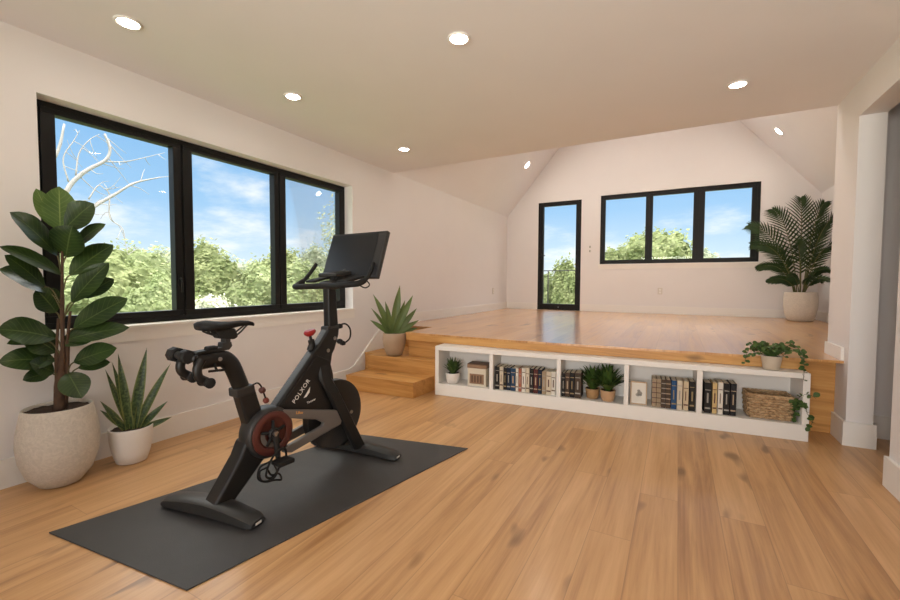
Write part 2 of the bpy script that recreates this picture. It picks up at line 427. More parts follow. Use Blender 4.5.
struct('wall_hall_back', boxes([(XR+.15, 4.40, -.1, 6.6, YC, H)]), wall_m)
struct('wall_hall_right', boxes([(6.6, YF-.2, -.1, 6.8, YC, H)]), wall_m)
RW = (1.85, 4.15, .25, 2.4)  # opening of the added rear window
struct('wall_rear', holed('y', YF-.2, YF, 0, 6.6, -.1, H, [RW]), wall_m)
struct('ceiling', boxes([(-.25, YF-.2, H, 6.8, YC, H+.12)]), ceil_m)
bm = bmesh.new()
add_prism(bm, [(0, H), (xa(CAP), CAP), (xa(CAP), CAP+.2), (-.16, H)], lambda x, z: (x, YC, z), lambda x, z: (x, YB, z)); struct('ceiling_slope_left', bm, ceil_m)
bm = bmesh.new()
add_prism(bm, [(XK, H), (XK-xa(CAP), CAP), (XK-xa(CAP), CAP+.2), (XK+.16, H)], lambda x, z: (x, YC, z), lambda x, z: (x, YB, z)); struct('ceiling_slope_right', bm, ceil_m)
struct('ceiling_vault_top', boxes([(xa(CAP), YC, CAP, XK-xa(CAP), YB, CAP+.2)]), ceil_m)
bm = bmesh.new()
add_prism(bm, [(0, H+.12), (XK, H+.12), (XK-xa(ztop), ztop), (xa(ztop), ztop)], lambda x, z: (x, YC-.12, z), lambda x, z: (x, YC, z)); struct('wall_gable_front', bm, wall_m)
struct('floor', boxes([(-.25, YF-.2, -.12, 6.8, YB+.25, 0)]), floor_m)

# raised platform, a touch out of square with the room
AX = R(4.6); E1 = V(math.cos(AX), math.sin(AX), 0); N1 = V(-math.sin(AX), math.cos(AX), 0)
def AB(a, b, z=0): return E1*a + N1*b + V(0, 0, z)
PF = 3.975
def yfront(x, b=PF): return (b + x*math.sin(AX))/math.cos(AX)
bm = bmesh.new()
NX = .625; NY = 4.62
pl = [(NX, yfront(NX)), (XR-.001, yfront(XR)), (XR-.001, YC+.003), (XK-.001, YC+.003), (XK-.001, YB-.001), (.02, YB-.001), (.02, NY), (NX, NY)]
add_prism(bm, pl, lambda x, y: (x, y, 0.001), lambda x, y: (x, y, ZP-.02)); plat = struct('floor_platform', bm, step_m)
OB = 3.80                                            # the deck oversails the shelf
aN = NX*math.cos(AX)+yfront(NX)*math.sin(AX)
F0, F1, F2 = AB(aN-.012, 3.925), AB(2.25, OB), AB(4.599, OB)
bm = bmesh.new()
pl2 = [(F0.x, F0.y), (F1.x, F1.y), (XR-.001, yfront(XR, OB))] + pl[2:-2] + [(.02, NY-.012), (NX-.012, NY-.012)]
add_prism(bm, pl2, lambda x, y: (x, y, ZP-.02), lambda x, y: (x, y, ZP)); struct('platform_deck', bm, deck_m, parent=plat)
G0, G1, G2, G3, G4 = AB(aN-.006, 3.931), AB(2.25, OB+.006), AB(4.599, OB+.006), AB(4.599, PF-.001), AB(aN-.006, PF-.001)
bm = bmesh.new(); add_prism(bm, [(p.x, p.y) for p in (G0, G1, G2, G3, G4)], lambda x, y: (x, y, .5235), lambda x, y: (x, y, ZP-.0205)); obj('fascia_board', bm, step_m, plat, bevel=.002)

# skirting boards
T = .018; BH = .168
bm = bmesh.new(); add_box(bm, 0, YF, 0, T, 3.70, BH)
add_prism(bm, [(3.70, 0), (3.70, BH), (3.78, BH+.03), (4.45, .735), (4.45, .0)], lambda y, z: (0, y, z), lambda y, z: (T, y, z))
struct('baseboard_left', bm, trim_m)
struct('baseboard_platform_left', boxes([(0, 4.451, ZP+.001, T, YB, ZP+.14)]), trim_m)
struct('baseboard_back', boxes([(T, YB-T, ZP+.001, DW[0]-.005, YB, ZP+.14), (DW[1]+.005, YB-T, ZP+.001, XK, YB, ZP+.14)]), trim_m)
struct('baseboard_knee_right', boxes([(XK-T, YC, ZP+.001, XK, YB-T, ZP+.14)]), trim_m)
struct('baseboard_right', boxes([(XR-T, 4.09-T, 0, XR, yfront(XR)-.004, BH+.01), (XR, 4.09-T, 0, XR+.15+T, 4.09, BH+.01), (XR+.15, 4.09, 0, XR+.15+T, 4.40, BH+.01),
    (XR-T, YF, 0, XR, 3.36+T, BH+.01), (XR, 3.36, 0, XR+.15+T, 3.36+T, BH+.01), (XR+.15, YF, 0, XR+.15+T, 3.36, BH+.01)]), trim_m)
struct('baseboard_column_platform', boxes([(XR-T, yfront(XR, OB)+.01, ZP+.001, XR, YC, ZP+.10)]), trim_m)
struct('baseboard_hall', boxes([(XR+.15+T, 4.40-T, 0, 6.6, 4.40, BH+.01)]), trim_m)

# ------------------------------------------------------------------ windows and the glazed door
def frame_boxes(axis, lo, hi, u0, u1, z0, z1, w, wz0=None, wz1=None):
    wz0 = w if wz0 is None else wz0; wz1 = w if wz1 is None else wz1
    L = [(u0, u1, z0, z0+wz0), (u0, u1, z1-wz1, z1), (u0, u0+w, z0+wz0, z1-wz1), (u1-w, u1, z0+wz0, z1-wz1)]
    return [(lo, a, c, hi, b, d) if axis == 'x' else (a, lo, c, b, hi, d) for a, b, c, d in L]
def pane_box(axis, mid, u0, u1, z0, z1):
    return boxes([(mid-.004, u0, z0, mid+.004, u1, z1) if axis == 'x' else (u0, mid-.004, z0, u1, mid+.004, z1)])
win = struct_root('window_1', (-.15, 2.4, 1.6))
def wpart(name, bm, m, par, bev=0.0):
    o = obj(name, bm, m, par, bevel=bev); o.matrix_parent_inverse = Matrix.Translation(-Vector(par.location)); return o
y0, y1, z0, z1 = LW
wpart('window_frame', boxes(frame_boxes('x', -.20, -.12, y0, y1, z0+.012, z1, .042)), black_frame, win, .003)
for k, (a, b) in enumerate(((1.075, 1.905), (1.925, 2.838), (2.848, 3.736))):
    wl, wr = .074, .052
    wpart('sash', boxes([(-.185, a, .925, -.112, b, .968), (-.185, a, 2.254, -.112, b, 2.288), (-.185, a, .968, -.112, a+wl, 2.254), (-.185, b-wr, .968, -.112, b, 2.254)]), black_frame, win, .003)
    wpart('pane', pane_box('x', -.15, a+wl-.005, b-wr+.005, .963, 2.259), glass, win)
for y in (1.905, 2.838):
    wpart('mullion', boxes([(-.195, y-.001, .93, -.125, y+.022, 2.282)]), black_frame, win)
bm = bmesh.new(); add_box(bm, -.111, 1.868, 1.16, -.10, 1.892, 1.25); add_tube(bm, [(-.10, 1.88, 1.22), (-.075, 1.88, 1.22), (-.073, 1.88, 1.11)], .009, 8)
wpart('window_handle', bm, black_frame, win)
struct('trim_1', boxes([(-.118, y0, z0, .022, y1+.02, z0+.012), (0, y0-.02, z0-.006, .022, y1+.02, z0), (0, y0-.02, z0-.10, .006, y1+.02, z0-.006)]), trim_m)
win2 = struct_root('window_2', (3.3, YB+.06, 2.2))
x0, x1, z0, z1 = BW
wpart('window_frame', boxes(frame_boxes('y', YB+.03, YB+.11, x0, x1, z0, z1, .045)), black_frame, win2, .003)
for a, b, wd in ((2.02, 2.875, .06), (2.885, 3.665, .055), (3.70, 4.575, .09)):
    wpart('sash', boxes(frame_boxes('y', YB+.035, YB+.10, a, b, z0+.03, z1-.03, wd, .05, .055)), black_frame, win2, .003)
    wpart('pane', pane_box('y', YB+.07, a+wd-.005, b-wd+.005, z0+.075, z1-.08), glass, win2)
for a, b in ((2.87, 2.89), (3.66, 3.705)): wpart('mullion', boxes([(a, YB+.04, z0+.03, b, YB+.098, z1-.03)]), black_frame, win2)
struct('trim_2', boxes([(x0-.03, YB-.022, z0-.03, x1+.03, YB+.03, z0-.004), (x0-.02, YB-.010, z0-.10, x1+.02, YB, z0-.03)]), trim_m)
door = struct_root('door_1', (1.16, YB+.06, ZP))
x0, x1, z0, z1 = DW
wpart('door_frame', boxes(frame_boxes('y', YB+.01, YB+.11, x0, x1, z0+.002, z1, .04, .03, .04)), black_frame, door, .003)
wpart('door_leaf', boxes(frame_boxes('y', YB+.02, YB+.09, x0+.03, x1-.03, z0+.02, z1-.03, .082, .11, .055)), black_frame, door, .003)
wpart('pane', pane_box('y', YB+.055, x0+.10, x1-.10, z0+.12, z1-.08), glass, door)
bm = bmesh.new(); add_box(bm, .75, YB+.005, 1.70, .785, YB+.02, 1.83); add_tube(bm, [(.767, YB+.005, 1.775), (.767, YB-.04, 1.775), (.80, YB-.05, 1.775), (.88, YB-.05, 1.775)], .009, 8)
wpart('door_handle', bm, black_frame, door)
bm = bmesh.new(); add_lathe(bm, [(.012, 0), (.012, .012), (.006, .014)], 14, M=Matrix.Translation((1.165, YB+.02, .675)) @ Matrix.Rotation(R(90), 4, 'X')); wpart('door_stop', bm, chrome, door)
win3 = struct_root('added_rear_window', (2.2, YF-.1, 1.3))  # unseen window, added behind the camera to let more light in
x0, x1, z0, z1 = RW
wpart('window_frame', boxes(frame_boxes('y', YF-.14, YF-.06, x0, x1, z0, z1, .06)), black_frame, win3)
wpart('pane', pane_box('y', YF-.1, x0+.05, x1-.05, z0+.05, z1-.05), glass, win3)

# ------------------------------------------------------------------ recessed lamps
def downlight(loc, label, rot=None):
    t = thing('recessed_downlight', label, 'ceiling light', loc, group='recessed downlights')
    if rot is not None: t.rotation_euler = rot
    bm = bmesh.new(); add_lathe(bm, [(.052, -.001), (.066, -.001), (.068, -.004), (.064, -.009), (.054, -.010), (.050, -.004), (.052, -.001)], 36); obj('trim_ring', bm, trim_m, t, smooth=True)
    bm = bmesh.new(); add_lathe(bm, [(.0005, -.0045), (.051, -.0045), (.051, -.0015)], 32); obj('lens', bm, lamp_m, t)
    return t
for x, y, lab in ((.623, 1.241, 'round recessed ceiling light above the near end of the left window, first in its row'),
                  (.687, 2.337, 'round recessed ceiling light above the middle of the left window, second in its row'),
                  (.706, 3.829, 'round recessed ceiling light beyond the left window near the sloping ceiling edge'),
                  (2.202, 2.267, 'round recessed ceiling light alone in the middle of the flat ceiling'),
                  (3.743, 3.752, 'round recessed ceiling light on the right, near the column and right slope'),
                  (3.743, 1.30, 'added round recessed ceiling light close to the doorway side, out of view'),  # from here on: unseen lamps added to brighten the room
                  (.65, -.10, 'added round recessed ceiling light over the left wall, out of view'),
                  (3.743, -1.2, 'added round recessed ceiling light at the rear right corner, out of view'),
                  (2.202, -1.6, 'added round recessed ceiling light by the added rear window, out of view'),
                  (5.6, 2.6, 'added round recessed ceiling light in the side hall, out of view')):
    downlight((x, y, H), lab)
sa = math.atan(SL)
def slot_light(loc, roty, label):
    t = thing('slope_light', label, 'ceiling light', loc, group='slope lights'); t.rotation_euler = (0, roty, 0)
    bm = bmesh.new(); add_lathe(bm, [(.060, -.001), (.078, -.001), (.080, -.004), (.076, -.009), (.064, -.010), (.060, -.004), (.060, -.001)], 36); obj('trim_ring', bm, trim_m, t, smooth=True)
    bm = bmesh.new(); add_lathe(bm, [(.0005, -.0045), (.061, -.0045), (.061, -.0015)], 32); obj('lens', bm, lamp_m, t)
    return t
slot_light((.717, 8.027, 3.521), -sa, 'small recessed light in the left ceiling slope above the glazed door')
slot_light((4.685, 8.039, 3.519), sa, 'small recessed light in the right ceiling slope above the palm')
for y in (5.5, 6.9):  # hidden panels added to brighten the vault and back wall
    slot_light((1.45, y, H+SL*1.45), -sa, 'added broad panel light high in the left slope, hidden behind the flat ceiling edge').scale = (3.4, 3.4, 1)
    slot_light((XK-1.45, y, H+SL*1.45), sa, 'added broad panel light high in the right slope, hidden behind the flat ceiling edge').scale = (1.7, 1.7, 1)

# ------------------------------------------------------------------ steps
def step(label, poly, z1):
    ox, oy = poly[0]
    t = thing('wooden_step', label, 'step', (ox, oy, .001), 0, group='steps up to the platform')
    n = len(poly); cx_ = sum(p[0] for p in poly)/n; cy_ = sum(p[1] for p in poly)/n
    sh = [(p[0] + (.004 if p[0] < cx_ else -.004), p[1] + (.004 if p[1] < cy_ else 0)) for p in poly]
    bm = bmesh.new(); add_prism(bm, [(p[0]-ox, p[1]-oy) for p in sh], lambda x, y: (x, y, 0), lambda x, y: (x, y, z1-.024)); obj('riser_block', bm, step_m, t)
    bm = bmesh.new(); add_prism(bm, [(p[0]-ox, p[1]-oy) for p in poly], lambda x, y: (x, y, z1-.024), lambda x, y: (x, y, z1-.001)); obj('tread', bm, step_m, t, bevel=.003)
step('lower oak step standing on the floor in front of the upper step', [(.175, 3.462), (1.036, 3.520), (1.052, 3.902), (.175, 3.829)], .165)
step('upper oak step carrying the tan potted plant, against the platform', [(.172, 3.832), (1.118, 3.909), (1.10, yfront(1.10)-.003), (NX-.003, yfront(NX)-.003), (NX-.003, NY-.003), (.022, NY-.003), (.022, 3.96), (.172, 3.96)], .33)

# ------------------------------------------------------------------ white shelf along the platform
FB = 3.663; SA0, SA1 = 1.447, 4.594; SZ = .522; SD = PF-FB-.016
sh = thing('low_bookshelf', 'long low white five-bay bookshelf in front of the raised oak platform', 'bookshelf', AB(SA0, FB, 0), AX)
SLn = SA1-SA0
obj('bottom_plinth', boxes([(0, 0, .001, SLn, SD, .125)]), shelf_m, sh, bevel=.002)
obj('top_board', boxes([(0, 0, SZ-.042, SLn, SD, SZ)]), shelf_m, sh, bevel=.002)
obj('back_panel', boxes([(.043, SD-.012, .126, SLn-.043, SD-.001, SZ-.043)]), shelf_m, sh)
for a0, a1 in ((0, .042), (SLn-.044, SLn)): obj('side_panel', boxes([(a0, 0, .126, a1, SD, SZ-.043)]), shelf_m, sh, bevel=.002)
DIV = [(2.052, 2.090), (2.715, 2.753), (3.300, 3.338), (3.855, 3.896)]
for a0, a1 in DIV: obj('divider', boxes([(a0-SA0, .002, .126, a1-SA0, SD-.013, SZ-.043)]), shelf_m, sh, bevel=.002)
SF = .1265     # shelf floor

# ------------------------------------------------------------------ books
def book(a0, a1, h, col, label, group, depth=.165, b=None, spine='band', lean=0.0, n=[0]):
    n[0] += 1
    b = FB + .035 if b is None else b
    wd = a1-a0-.003; h -= SF
    t = thing('book', label, 'book', AB(a0+.0015, b, SF), AX, group=group)
    m = MATS.get('cover_%.3f_%.3f_%.3f' % col) or plain('cover_%.3f_%.3f_%.3f' % col, col, .6, spec=.25, var=.08, scale=20)
    bm = boxes([(0, 0, 0, wd, .004, h), (0, .004, 0, .003, depth, h), (wd-.003, .004, 0, wd, depth, h)]); obj('cover', bm, m, t, bevel=.0012)
    obj('pages', boxes([(.0032, .0045, .003, wd-.0032, depth-.004, h-.004)]), paper_m, t)
    dark = sum(col) < .5
    pm = (gold_print, drawing_grey, tan_pot)[n[0] % 3] if dark else (dark_brown, drawing_grey, bike_red)[n[0] % 3]
    rr = random.Random(n[0])
    if spine == 'band':
        for nm, zc, hh, x0, x1 in (('spine_band', .13+.05*rr.random(), .012, .08, .92), ('spine_band', .74+.08*rr.random(), .006, .08, .92), ('spine_title', .34, h*.32, .36, .52+.14*rr.random())):
            obj(nm, boxes([(wd*x0, -.0008, h*zc, wd*x1, 0, h*zc+hh)]), pm, t)
    else:
        for zc in (.15, .32, .5, .68, .85): obj('spine_rib', boxes([(-.001, -.003, h*zc, wd+.001, .001, h*zc+.007)]), pm, t)
    return t
BLK, NVY, BLU, CRM, WHT, RED, MAR, TAN, BRN, YEL = (.016, .014, .013), (.014, .022, .042), (.020, .055, .110), (.62, .53, .40), (.70, .65, .57), (.36, .12, .07), (.09, .025, .022), (.34, .25, .16), (.075, .048, .032), (.60, .43, .20)
g2 = 'books in the second bay of the white shelf'
long_row = [(2.100, 2.148, .356, BLK, 'thick black book, leftmost in the long row of the second bay'),
    (2.148, 2.189, .356, CRM, 'cream-spined book next to the thick black one at the left of the long row'),
    (2.189, 2.224, .350, BLK, 'slim black book between a cream book and a navy book in the long row'),
    (2.224, 2.262, .354, NVY, 'dark navy book just left of the blue book in the long row'),
    (2.262, 2.314, .352, BLU, 'wide blue book left of the white spine in the long row'),
    (2.314, 2.343, .356, WHT, 'white-spined book between the wide blue book and the brick-red book'),
    (2.343, 2.374, .354, RED, 'brick-red book, the only red spine in the long row'),
    (2.374, 2.414, .360, WHT, 'off-white book directly right of the brick-red book'),
    (2.414, 2.452, .362, CRM, 'cream book left of the dark maroon and black books in the long row'),
    (2.452, 2.491, .364, BLK, 'black book between a cream book and the maroon book in the long row'),
    (2.491, 2.534, .362, MAR, 'dark maroon book, the only maroon spine on the shelf'),
    (2.534, 2.572, .360, NVY, 'navy book right of the maroon book in the long row'),
    (2.572, 2.613, .346, TAN, 'tan book, shortest toward the right end of the long row'),
    (2.613, 2.661, .350, CRM, 'wide cream book second from the right end of the long row'),
    (2.661, 2.703, .352, WHT, 'white book at the right end of the long row against the divider')]
for a0, a1, h, c, lab in long_row: book(a0, a1, h, c, lab, g2)
g3 = 'dark books in the middle bay'
for a0, a1, h, c, lab in ((2.757, 2.790, .352, BLK, 'slim black book at the left end of the middle bay against the divider'),
    (2.790, 2.832, .356, BRN, 'dark brown book second from the left in the middle bay'),
    (2.832, 2.876, .360, BLK, 'black book third from the left in the middle bay'),
    (2.876, 2.935, .362, BRN, 'thick dark brown book beside the bushy plants in the middle bay')): book(a0, a1, h, c, lab, g3)
g4 = 'books in the fourth bay'
for k, lab in enumerate(('old brown ridged volume right of the small framed picture, first of four matching', 'old brown ridged volume, second of the four matching volumes in the fourth bay',
    'old brown ridged volume, third of the four matching volumes in the fourth bay', 'old brown ridged volume beside the bright blue book, last of four matching')):
    xs = (3.524, 3.560, 3.596, 3.632, 3.670); book(xs[k], xs[k+1], .372, (BRN, TAN, BRN, BRN)[k] if k else TAN, lab, g4, spine='ridged', depth=.17)
for a0, a1, h, c, lab in ((3.671, 3.715, .372, (.018, .065, .16), 'bright blue book right of the old brown volumes in the fourth bay'),
    (3.715, 3.757, .374, CRM, 'broad cream book right of the bright blue book in the fourth bay'),
    (3.762, 3.803, .372, (.58, .46, .30), 'pale tan book second from the right in the fourth bay'),
    (3.806, 3.850, .376, BLK, 'black and grey book at the right end of the fourth bay')): book(a0, a1, h, c, lab, g4)
g5 = 'books in the fifth bay beside the basket'
for a0, a1, h, c, lab in ((3.915, 3.966, .378, BLK, 'thick black book at the left end of the basket bay against the divider'),
    (3.972, 4.006, .384, YEL, 'yellow-tan book, second from the left in the basket bay'),
    (4.010, 4.048, .390, WHT, 'white book in the middle of the five books in the basket bay'),
    (4.050, 4.094, .386, BLK, 'black book with gold lettering right of the white book in the basket bay'),
    (4.096, 4.140, .388, (.020, .018, .020), 'black book at the right end nearest the wicker basket')): book(a0, a1, h, c, lab, g5)

# ------------------------------------------------------------------ wooden box, picture, basket
t = thing('wooden_box', 'small cream wooden box with a brown lid in the first shelf bay', 'box', AB(1.800, FB+.05, SF), AX)
obj('body', boxes([(0, 0, 0, .20, .15, .185)]), cream_wood, t, bevel=.003)
obj('lid', boxes([(-.006, -.006, .186, .206, .156, .222)]), brown_wood, t, bevel=.004)
obj('lid_rim', boxes([(-.003, -.003, .222, .203, .153, .232)]), dark_brown, t, bevel=.002)
fp = obj('front_panel', boxes([(.022, -.004, .025, .178, 0, .128)]), brown_wood, t)
for k in range(4): obj('slot', boxes([(.045+k*.032, -.007, .04, .058+k*.032, -.004, .112)]), dark_brown, fp)
t = thing('picture_frame', 'small tan picture frame with a faint sketch, leaning in the fourth shelf bay', 'picture frame', AB(3.353, FB+.055, SF), AX)
M = Matrix.Rotation(R(-6), 4, 'X')
bm = bmesh.new()
for b in frame_boxes('y', 0, .012, 0, .135, 0, .20, .010): add_box(bm, *b, M=M)
obj('frame', bm, frame_tan, t, bevel=.0015)
bm = bmesh.new(); add_box(bm, .009, .004, .009, .126, .010, .191, M=M); pic = obj('mat_board', bm, paper_white, t)
bm = bmesh.new()
for x, z, r in ((.060, .085, .018), (.075, .10, .022), (.068, .12, .014), (.082, .085, .013)):
    add_prism(bm, [(x+r*math.cos(k*.7), z+r*math.sin(k*.7)*.8) for k in range(9)], lambda x, z: M @ V(x, .0035, z), lambda x, z: M @ V(x, .004, z))
obj('sketch', bm, drawing_grey, pic)

def weave_panel(bm, p0, p1, q0, q1, nu, nv, nrm, amp=.0065):
    """woven wall: over-under strands between bottom edge p0-p1 and top edge q0-q1"""
    p0, p1, q0, q1, nrm = map(Vector, (p0, p1, q0, q1, nrm))
    for j in range(nv):
        v = (j+.5)/nv; a = p0.lerp(q0, v); b = p1.lerp(q1, v); pts = []
        for i in range(nu*4+1):
            u = i/(nu*4); s = math.sin(math.pi*(u*nu)) * (1 if j % 2 else -1)
            pts.append(a.lerp(b, u) + nrm*amp*s)
        add_tube(bm, pts, (q0-p0).length/nv*.56, 6, sx=.55 if False else 1.0)
t = thing('wicker_basket', 'rectangular brown wicker basket in the right end bay of the shelf', 'basket', AB(4.222, FB+.045, SF), AX)
bw, bd, bh, tp = .288, .19, .195, .012
bm = bmesh.new()
B = [(tp, tp, .006), (bw-tp, tp, .006), (bw-tp, bd-tp, .006), (tp, bd-tp, .006)]; Tq = [(0, 0, bh-.012), (bw, 0, bh-.012), (bw, bd, bh-.012), (0, bd, bh-.012)]
nr = [(0, -1, 0), (1, 0, 0), (0, 1, 0), (-1, 0, 0)]
for k in range(4): weave_panel(bm, B[k], B[(k+1) % 4], Tq[k], Tq[(k+1) % 4], 11 if k % 2 == 0 else 7, 9, nr[k])
obj('woven_sides', bm, wicker, t, smooth=True)
bm = bmesh.new()
for k in range(4):
    n_ = 11 if k % 2 == 0 else 7
    for i in range(n_+1):
        u = i/n_; add_tube(bm, [Vector(B[k]).lerp(Vector(B[(k+1) % 4]), u), Vector(Tq[k]).lerp(Vector(Tq[(k+1) % 4]), u)], .0068, 6)
obj('stakes', bm, wicker, t, smooth=True)
obj('base', boxes([(tp, tp, .001, bw-tp, bd-tp, .012)]), wicker, t)
bm = bmesh.new(); rp = []
for k in range(4):
    for i in range(24): rp.append(Vector(Tq[k]).lerp(Vector(Tq[(k+1) % 4]), i/24))
for ph in (0, 2.1, 4.2):
    pts = [p + V(0, 0, .003+.006*math.sin(i*.9+ph)) + (p-V(bw/2, bd/2, p.z)).normalized()*.005*math.cos(i*.9+ph) for i, p in enumerate(rp)]; add_tube(bm, pts+[pts[0]], .0055, 6)
obj('braided_rim', bm, wicker, t, smooth=True)

# ------------------------------------------------------------------ mat and exercise bike
bm = bmesh.new(); mq = [(.801, .771), (1.753, .877), (2.095, 2.643), (1.194, 2.463)]
add_prism(bm, mq, lambda x, y: (x, y, .0005), lambda x, y: (x, y, .007))
tag(obj('exercise_mat', bm, mat_m, bevel=.0025), 'thin black rubber mat lying on the oak floor under the exercise bike', 'exercise mat')

bike = thing('exercise_bike', 'black exercise bike with tilted screen and red chain ring standing on the black mat', 'exercise bike', (1.355, 1.246, .007), R(-4.5))
def bprism(name, poly, l0, l1, m, par=bike, bevel=.006, segs=3):
    """side-profile polygon of (s, z) between two lateral positions"""
    bm = bmesh.new(); add_prism(bm, poly, lambda s, z: (l0, s, z), lambda s, z: (l1, s, z)); return obj(name, bm, m, par, bevel=bevel, segs=segs)
def btube(name, pts, rad, m, par=bike, n=6, seg=12, sx=1, sy=1, path=True):
    bm = bmesh.new(); add_tube(bm, smooth_path(pts, n) if path else pts, rad, seg, sx, sy); return obj(name, bm, m, par, smooth='auto')
def blathe(name, prof, l, s, z, m, par=bike, seg=40, M=None):
    bm = bmesh.new(); add_lathe(bm, prof, seg, axis='x', off=(l, s, z), M=M); return obj(name, bm, m, par, smooth='auto')
def loft(bm, secs):
    rings = [[bm.verts.new(p) for p in s] for s in secs]; n = len(rings[0])
    for a, b in zip(rings, rings[1:]):
        for k in range(n): bm.faces.new((a[k], a[(k+1) % n], b[(k+1) % n], b[k]))
    bm.faces.new(rings[0][::-1]); bm.faces.new(rings[-1])
def foot(name, cl, cs, length, width, rot, hmid):
    bm = bmesh.new(); M = Matrix.Translation((cl, cs, 0)) @ Matrix.Rotation(R(rot), 4, 'Z'); secs = []; n = 22
    for i in range(n+1):
        t = -1 + 2*i/n; x = t*length/2; e = abs(t)
        w_ = width/2*(1-.10*e**3) * (1 if e < .93 else .86); top = hmid - (hmid-.046)*e**1.8; top *= 1 if e < .97 else .8
        bot = .014*(1-e**2) if e < .97 else .006; r = .012
        secs.append([M @ V(x, a, b) for a, b in ((-w_+r, bot), (w_-r, bot), (w_, bot+r*.8), (w_-.004, top-r), (w_-r-.008, top), (-w_+r+.008, top), (-w_+.004, top-r), (-w_, bot+r*.8))])
    loft(bm, secs); o = obj(name, bm, bike_satin, bike, smooth='auto')
    bm = bmesh.new(); add_box(bm, length/2-.006, -.018, .014, length/2+.0015, .018, .026, M=M); obj('end_badge', bm, white_print, o)
    for sx in (-1, 1):
        bm = bmesh.new(); add_lathe(bm, [(.016, 0), (.018, .008), (.014, .012)], 16, M=M @ Matrix.Translation((sx*length*.43, 0, 0))); obj('levelling_foot', bm, bike_rubber, o)
    return o
foot('rear_stabilizer', -.030, -.012, .62, .118, 13, .084)
foot('front_stabilizer', -.010, .958, .71, .105, 10, .072)
bprism('rear_leg', [(-.055, .056), (.066, .054), (.228, .208), (.30, .26), (.20, .36), (.130, .345), (.098, .27)], -.054, .054, bike_black, bevel=.018)
sh_ = blathe('drive_cover', [(.0005, -.036), (.11, -.036), (.134, -.028), (.142, -.014), (.142, .05), (.134, .068), (.126, .076), (.124, .0765), (.0005, .0765)], 0, .270, .357, bike_satin)
blathe('red_ring', [(.082, .0768), (.121, .0768), (.121, .082), (.117, .085), (.086, .085), (.082, .082), (.082, .0768)], 0, .270, .357, bike_red, sh_)
bm = bmesh.new(); arc = [(r_*math.cos(R(a)), r_*math.sin(R(a))) for r_, rng in ((.074, range(165, 286, 8)), (.050, range(285, 164, -8))) for a in rng]
add_prism(bm, arc, lambda a, b: (.077, .270+a, .357+b), lambda a, b: (.080, .270+a, .357+b)); obj('chain_guard', bm, bike_grey, sh_)
blathe('spider', [(.0005, .0768), (.030, .0768), (.034, .090), (.026, .098), (.0005, .098)], 0, .270, .357, bike_black, sh_)
for k in range(5):
    a = R(72*k+20); bm = bmesh.new(); add_tube(bm, [(.084, .270, .357), (.084, .270+.072*math.cos(a), .357+.072*math.sin(a))], [.012, .008], 8); obj('spider_arm', bm, bike_rubber, sh_, smooth=True)
ca = btube('crank_arm', [(.104, .268, .362), (.107, .272, .31), (.112, .276, .235), (.114, .276, .222)], [.018]*6+[.015]*6+[.014]*6+[.015], bike_black, sx=.55)
blathe('crank_bolt', [(.0005, .095), (.014, .095), (.016, .108), (.013, .116), (.006, .117), (.0005, .114)], 0, .268, .362, chrome, ca, 20)
bm = bmesh.new(); add_box(bm, .125, .225, .208, .205, .318, .232); obj('pedal', bm, bike_rubber, bike, bevel=.006)
btube('pedal_strap', [(.14, .31, .22), (.14, .30, .275), (.15, .25, .28), (.16, .20, .245), (.165, .17, .185), (.16, .20, .155), (.15, .245, .17), (.14, .27, .2)], .0065, bike_rubber, sx=.8)
btube('strap_loop', [(.15, .20, .24), (.16, .14, .235), (.165, .125, .185), (.165, .165, .15), (.16, .225, .135), (.155, .265, .12), (.15, .255, .155), (.15, .21, .165), (.15, .19, .2)], .005, bike_rubber)
btube('strap_loop', [(.17, .17, .225), (.175, .13, .22), (.175, .14, .17), (.17, .20, .15), (.17, .23, .175), (.16, .22, .22)], .0045, bike_rubber)
# opposite crank and pedal
btube('crank_arm', [(-.085, .270, .357), (-.095, .266, .42), (-.10, .264, .485)], .015, bike_black, sx=.6)
bm = bmesh.new(); add_box(bm, -.195, .215, .475, -.115, .308, .499); obj('pedal', bm, bike_rubber, bike, bevel=.006)
# seat side
bprism('seat_tube', [(.098, .625), (.196, .628), (.215, .56), (.245, .46), (.25, .38), (.15, .36), (.150, .43), (.125, .52)], -.036, .036, bike_black, bevel=.012)
bprism('post_collar', [(.093, .585), (.199, .592), (.193, .640), (.090, .632)], -.040, .040, bike_satin, bevel=.008)
bm = bmesh.new(); pts = smooth_path([(0, .160, .57), (0, .132, .65), (0, .100, .735), (0, .078, .772), (0, .045, .797), (0, -.01, .803), (0, -.085, .800)], 6)
add_tube(bm, pts, [.043]*len(pts), 14, .72, 1.0); obj('seat_post', bm, bike_black, bike, smooth='auto')
bprism('seat_slider', [(-.095, .838), (.070, .842), (.085, .860), (.080, .882), (.035, .882), (.030, .858), (-.085, .852)], -.024, .024, bike_satin, bevel=.004)
bprism('clamp_lever', [(-.05, .852), (.0, .856), (.005, .872), (-.045, .872)], .0, .045, bike_rubber, bevel=.006)
btube('adjuster_lever', [(.03, -.01, .785), (.04, -.005, .752), (.045, .03, .748), (.04, -.045, .752)], .006, bike_rubber)
blathe('slider_bolt', [(.0005, .0315), (.010, .0315), (.010, .036), (.0005, .037)], 0, .015, .803, chrome, bike, 14)
bm = bmesh.new(); secs = []
